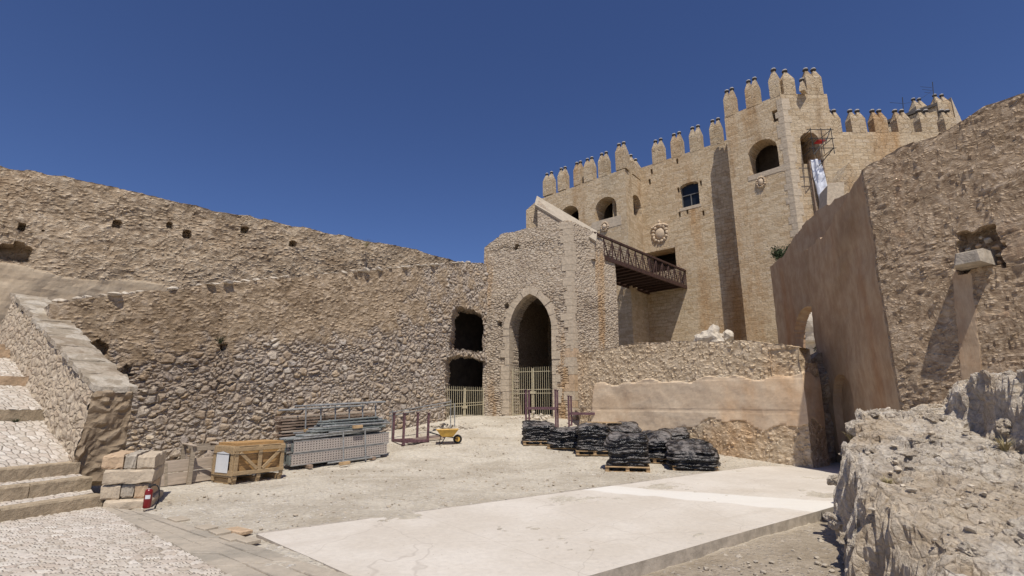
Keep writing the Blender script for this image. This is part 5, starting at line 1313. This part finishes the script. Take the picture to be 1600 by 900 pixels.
# ================================================================ WHEELBARROW
p = onground(700, 694); wb = thing('wheelbarrow', (p[0], p[1], gz(p[0],p[1])+.01), 'yellow wheelbarrow with a black tyre parked near the left gate', 'wheelbarrow', rz=R(8)); wb.scale = (.86,.86,.86)
tp = [(-.50,-.32),(.42,-.34),(.42,.34),(-.50,.32)]; bt = [(-.28,-.20),(.20,-.2),(.20,.2),(-.28,.20)]
V = [(x,y,.60-.02*(x<0)) for x,y in tp]+[(x,y,.30) for x,y in bt]+[(x*.96,y*.95,.60-.02*(x<0)) for x,y in tp]+[(x*.96,y*.95,.315) for x,y in bt]
Fc = [(0,1,5,4),(1,2,6,5),(2,3,7,6),(3,0,4,7),(4,5,6,7)]+[(8,12,13,9),(9,13,14,10),(10,14,15,11),(11,15,12,8),(12,15,14,13)]+[(0,8,9,1),(1,9,10,2),(2,10,11,3),(3,11,8,0)]
mesh_obj('tub', V, Fc, M['yellow_paint'], wb, True)
mb = MB(); mb.path([(x*1.01,y*1.01,.605-.02*(x<0)) for x,y in tp+[tp[0]]], .012, 6); mb.out('rim', M['yellow_paint'], wb, True)
mb = MB(); 
for t in range(24):
    pass
tw = bpy.data.meshes.new('tyre'); MBt = MB(); n1, n2 = 22, 8; V = []
for i in range(n1):
    a = 2*math.pi*i/n1
    for j in range(n2): b = 2*math.pi*j/n2; rr = .145+.045*math.cos(b); V.append((.40+rr*math.cos(a), .045*math.sin(b), .19+rr*math.sin(a)))
Fc = [(i*n2+j, i*n2+(j+1)%n2, ((i+1)%n1)*n2+(j+1)%n2, ((i+1)%n1)*n2+j) for i in range(n1) for j in range(n2)]
wh = mesh_obj('wheel', V, Fc, M['black_rubber'], wb, True, True)
mb = MB(); mb.tube((.40,-.035,.19), (.40,.035,.19), .105, 16); mb.tube((.40,-.1,.19), (.40,.1,.19), .014, 8); mb.out('rim', M['yellow_paint'], wh, True)
for sg in (-1, 1):
    mb = MB(); mb.path([(.40,sg*.09,.19),(.15,sg*.14,.27),(-.30,sg*.2,.33),(-.85,sg*.27,.50)], .016, 7); mb.out('handle', M['dark_metal'], wb, True)
    mb = MB(); mb.path([(-.30,sg*.2,.33),(-.38,sg*.22,.02),(-.28,sg*.22,.0),(-.12,sg*.18,.29)], .014, 7); mb.out('leg', M['dark_metal'], wb, True)
# ================================================================ PALLETS AND BLACK BUNDLES
def pallet_meshes():
    mb = MB()
    for k in range(5): mb.box((0,-.4+.2*k,.135), (1.2,.12,.02))
    a = mk(mb, 'deck_boards', M['pallet_wood']); mb = MB()
    for x in (-.55, 0, .55):
        for y in (-.38, 0, .38): mb.box((x,y,.07), (.10,.10,.08))
    b = mk(mb, 'blocks', M['pallet_wood']); mb = MB()
    for y in (-.38, 0, .38): mb.box((0,y,.015), (1.2,.1,.02))
    for x in (-.55, 0, .55): mb.box((x,0,.118), (.1,.9,.014))
    c = mk(mb, 'runners', M['pallet_wood']); return (a, 'deck_boards'), (b, 'blocks'), (c, 'runners')
PM = pallet_meshes()
def bundle(px, py, rz, w, d, h, seed, where, look, dy=0, tiltx=0, top='flat', slope=0.0):
    p = onground(px, py); x, y = p[0], p[1]+d*.42+dy; z = gz(x, y)-.01
    pt = thing('pallet', (x, y, z), 'wooden pallet under the '+where, 'pallet', 'pallets under the black bundles', rz)
    for me, nm in PM:
        c = bpy.data.objects.new(nm, me); COL.objects.link(c); c.parent = pt
    rnd = random.Random(seed); V = []; NT, NZ = 110, 60; so = seed*3.7; nl = int(h/.075)
    def rad(t):  # rounded rectangle
        c, s = math.cos(t), math.sin(t); k = 5.0; return (abs(c/(w/2))**k+abs(s/(d/2))**k)**(-1/k)
    lay = [rnd.uniform(-.06, .05) for _ in range(nl+3)]; lox = [rnd.uniform(-.10, .10) for _ in range(nl+3)]; loy = [rnd.uniform(-.08, .08) for _ in range(nl+3)]
    for j in range(NZ+1):
        f = j/NZ; z_ = .05+(h+.098)*f
        for i in range(NT):
            t = 2*math.pi*i/NT; c, s = math.cos(t), math.sin(t)
            sag = .055*noise.fractal(Vector((c*1.6+so, s*1.6, f*3)), 1, 2, 3)
            q = f*nl+3.0*sag+.25*math.sin(t*3+so); k = int(max(0, min(nl+1, q))); fr = q-math.floor(q)
            fold = .045*(1-abs(2*fr-1)**2.5)-.02; r = rad(t)+fold+lay[k]*.8+.05*noise.fractal(Vector((c*3+so, s*3, f*9)), 1, 2, 4)
            if f > .93: r *= 1-.10*((f-.93)/.07)**2
            if f < .05: r *= .97
            V.append((r*c+lox[k]*.6, r*s+loy[k]*.6, z_+slope*r*s*f+sag*f+.03*math.sin(t*2+so)*f))
    base = len(V); R_ = 9
    for q in range(1, R_+1):
        k = 1-q/R_
        for i in range(NT):
            vx, vy, vz = V[NZ*NT+i]; x_, y_ = vx*k, vy*k
            zz = vz*k+(.148+h)*(1-k)+.03*(1-k*k)+.035*noise.fractal(Vector((x_*3+so, y_*3, 1)), 1, 2, 4)*(1 if q < R_ else 0)
            if top == 'peak': zz += .06*(1-k)*max(0, 1-abs(x_-.1)*2)
            V.append((x_, y_, zz))
    Fc = [(j*NT+i, j*NT+(i+1)%NT, (j+1)*NT+(i+1)%NT, (j+1)*NT+i) for j in range(NZ+R_) for i in range(NT)]
    o = mesh_obj('plastic_bundle', V, Fc, M['black_plastic'], None, True, True); o.location = (x, y, z); o.rotation_euler = (tiltx, 0, rz)
    tag(o, look, 'bundle', 'black plastic bundles on pallets'); return o
bd_ = [
 (843, 697, -.06, 1.10, .85, .66, 1, 'leftmost black bundle', 'leftmost low black plastic bundle with a shiny top beside the rack', 0, 'flat'),
 (886, 703, -.10, 1.08, .85, .62, 2, 'second black bundle from the left', 'second black plastic bundle from the left on a visible pallet edge', 0, 'flat'),
 (931, 713, -.14, 1.08, .9, .78, 3, 'third black bundle from the left', 'third black plastic bundle from the left, neatly layered', 0, 'flat'),
 (985, 737, -.18, 1.10, .75, .86, 4, 'tall front black bundle', 'tallest black plastic stack standing nearest the camera in the middle', 0, 'flat'),
 (982, 706, -.15, 1.15, .9, .74, 5, 'dusty bundle behind the tall front one', 'dusty topped black bundle just behind the tall front stack', .2, 'peak'),
 (1032, 726, -.15, .85, .85, .74, 6, 'crumpled bundle right of the tall stack', 'crumpled black bundle with greyish draped sheets right of the tall stack', .1, 'peak'),
 (1062, 712, -.15, 1.0, .8, .68, 7, 'rearmost right black bundle', 'rearmost black bundle against the low wall above the wide one', .2, 'flat'),
 (1092, 736, -.12, 1.30, 1.0, .58, 8, 'wide rightmost black bundle', 'wide low rightmost black bundle with a broad grey dusty top', 0, 'flat')]
for px, py, rz, w, d, h, sd, wh_, lk, dy, tp_ in bd_: bundle(px, py, rz+{1: .1, 2: -.12, 3: .06, 4: -.05, 5: .2, 6: -.22, 7: .15, 8: -.1}[sd], w, d, h*{1: .9, 3: 1.0, 4: .95}.get(sd, .85), sd, wh_, lk, dy, 0, tp_, {8: .30, 6: .35, 5: .3, 1: .22, 7: .2}.get(sd, .1))
p = Vector(onground(950, 702)); t = thing('pallet', (p.x, p.y+.6, gz(p.x, p.y)+.5), 'bare pale pallet propped behind the third black bundle', 'pallet', None, R(-8))
for me, nm in PM:
    c = bpy.data.objects.new(nm, me); COL.objects.link(c); c.parent = t
t.location.z = gz(p.x, p.y+.6)+.68
mb = MB(); mb.box((0,0,.34), (.9,.7,.66)); o = mb.out('plastic_bundle', M['black_plastic'], None, True); o.location = (p.x, p.y+.6, gz(p.x, p.y+.6)); tag(o, 'low dark bundle hidden under the bare pallet', 'bundle')
# ================================================================ LIGHT, SKY, CAMERA
w = bpy.data.worlds.new("World"); SC.world = w; w.use_nodes = True; nt = w.node_tree
EL, AZ = 62.0, 171.0
sky = nt.nodes.new('ShaderNodeTexSky'); sky.sky_type = 'NISHITA'; sky.sun_disc = False; sky.sun_elevation = R(EL); sky.sun_rotation = R(AZ)
sky.altitude = 1200; sky.air_density = .9; sky.dust_density = .1; sky.ozone_density = 6.0
bg = nt.nodes['Background']; bg.inputs['Strength'].default_value = .10; hs_ = nt.nodes.new('ShaderNodeHueSaturation'); hs_.inputs['Saturation'].default_value = 1.07; hs_.inputs['Hue'].default_value = .512; hs_.inputs['Value'].default_value = .95; nt.links.new(sky.outputs[0], hs_.inputs['Color']); nt.links.new(hs_.outputs[0], bg.inputs['Color'])
sd = Vector((math.sin(R(AZ))*math.cos(R(EL)), math.cos(R(AZ))*math.cos(R(EL)), math.sin(R(EL))))
sl = bpy.data.lights.new('sun', 'SUN'); sl.energy = 4.3; sl.angle = R(.5); sl.color = (1, .94, .845); so = bpy.data.objects.new('sun', sl); COL.objects.link(so)
so.rotation_euler = (-sd).to_track_quat('-Z', 'Y').to_euler(); so.location = sd*50
cam = bpy.data.cameras.new('camera'); cam.lens = 18.0; cam.sensor_width = 36; cam.clip_end = 4000; cam.clip_start = .1
co = bpy.data.objects.new('camera', cam); COL.objects.link(co); co.location = (0, 0, CZ); co.rotation_euler = (R(90)+PIT, 0, 0); SC.camera = co
SC.view_settings.view_transform = 'Standard'; SC.view_settings.look = 'None'; SC.view_settings.exposure = 0; SC.view_settings.gamma = 1
SC.render.engine = 'CYCLES'
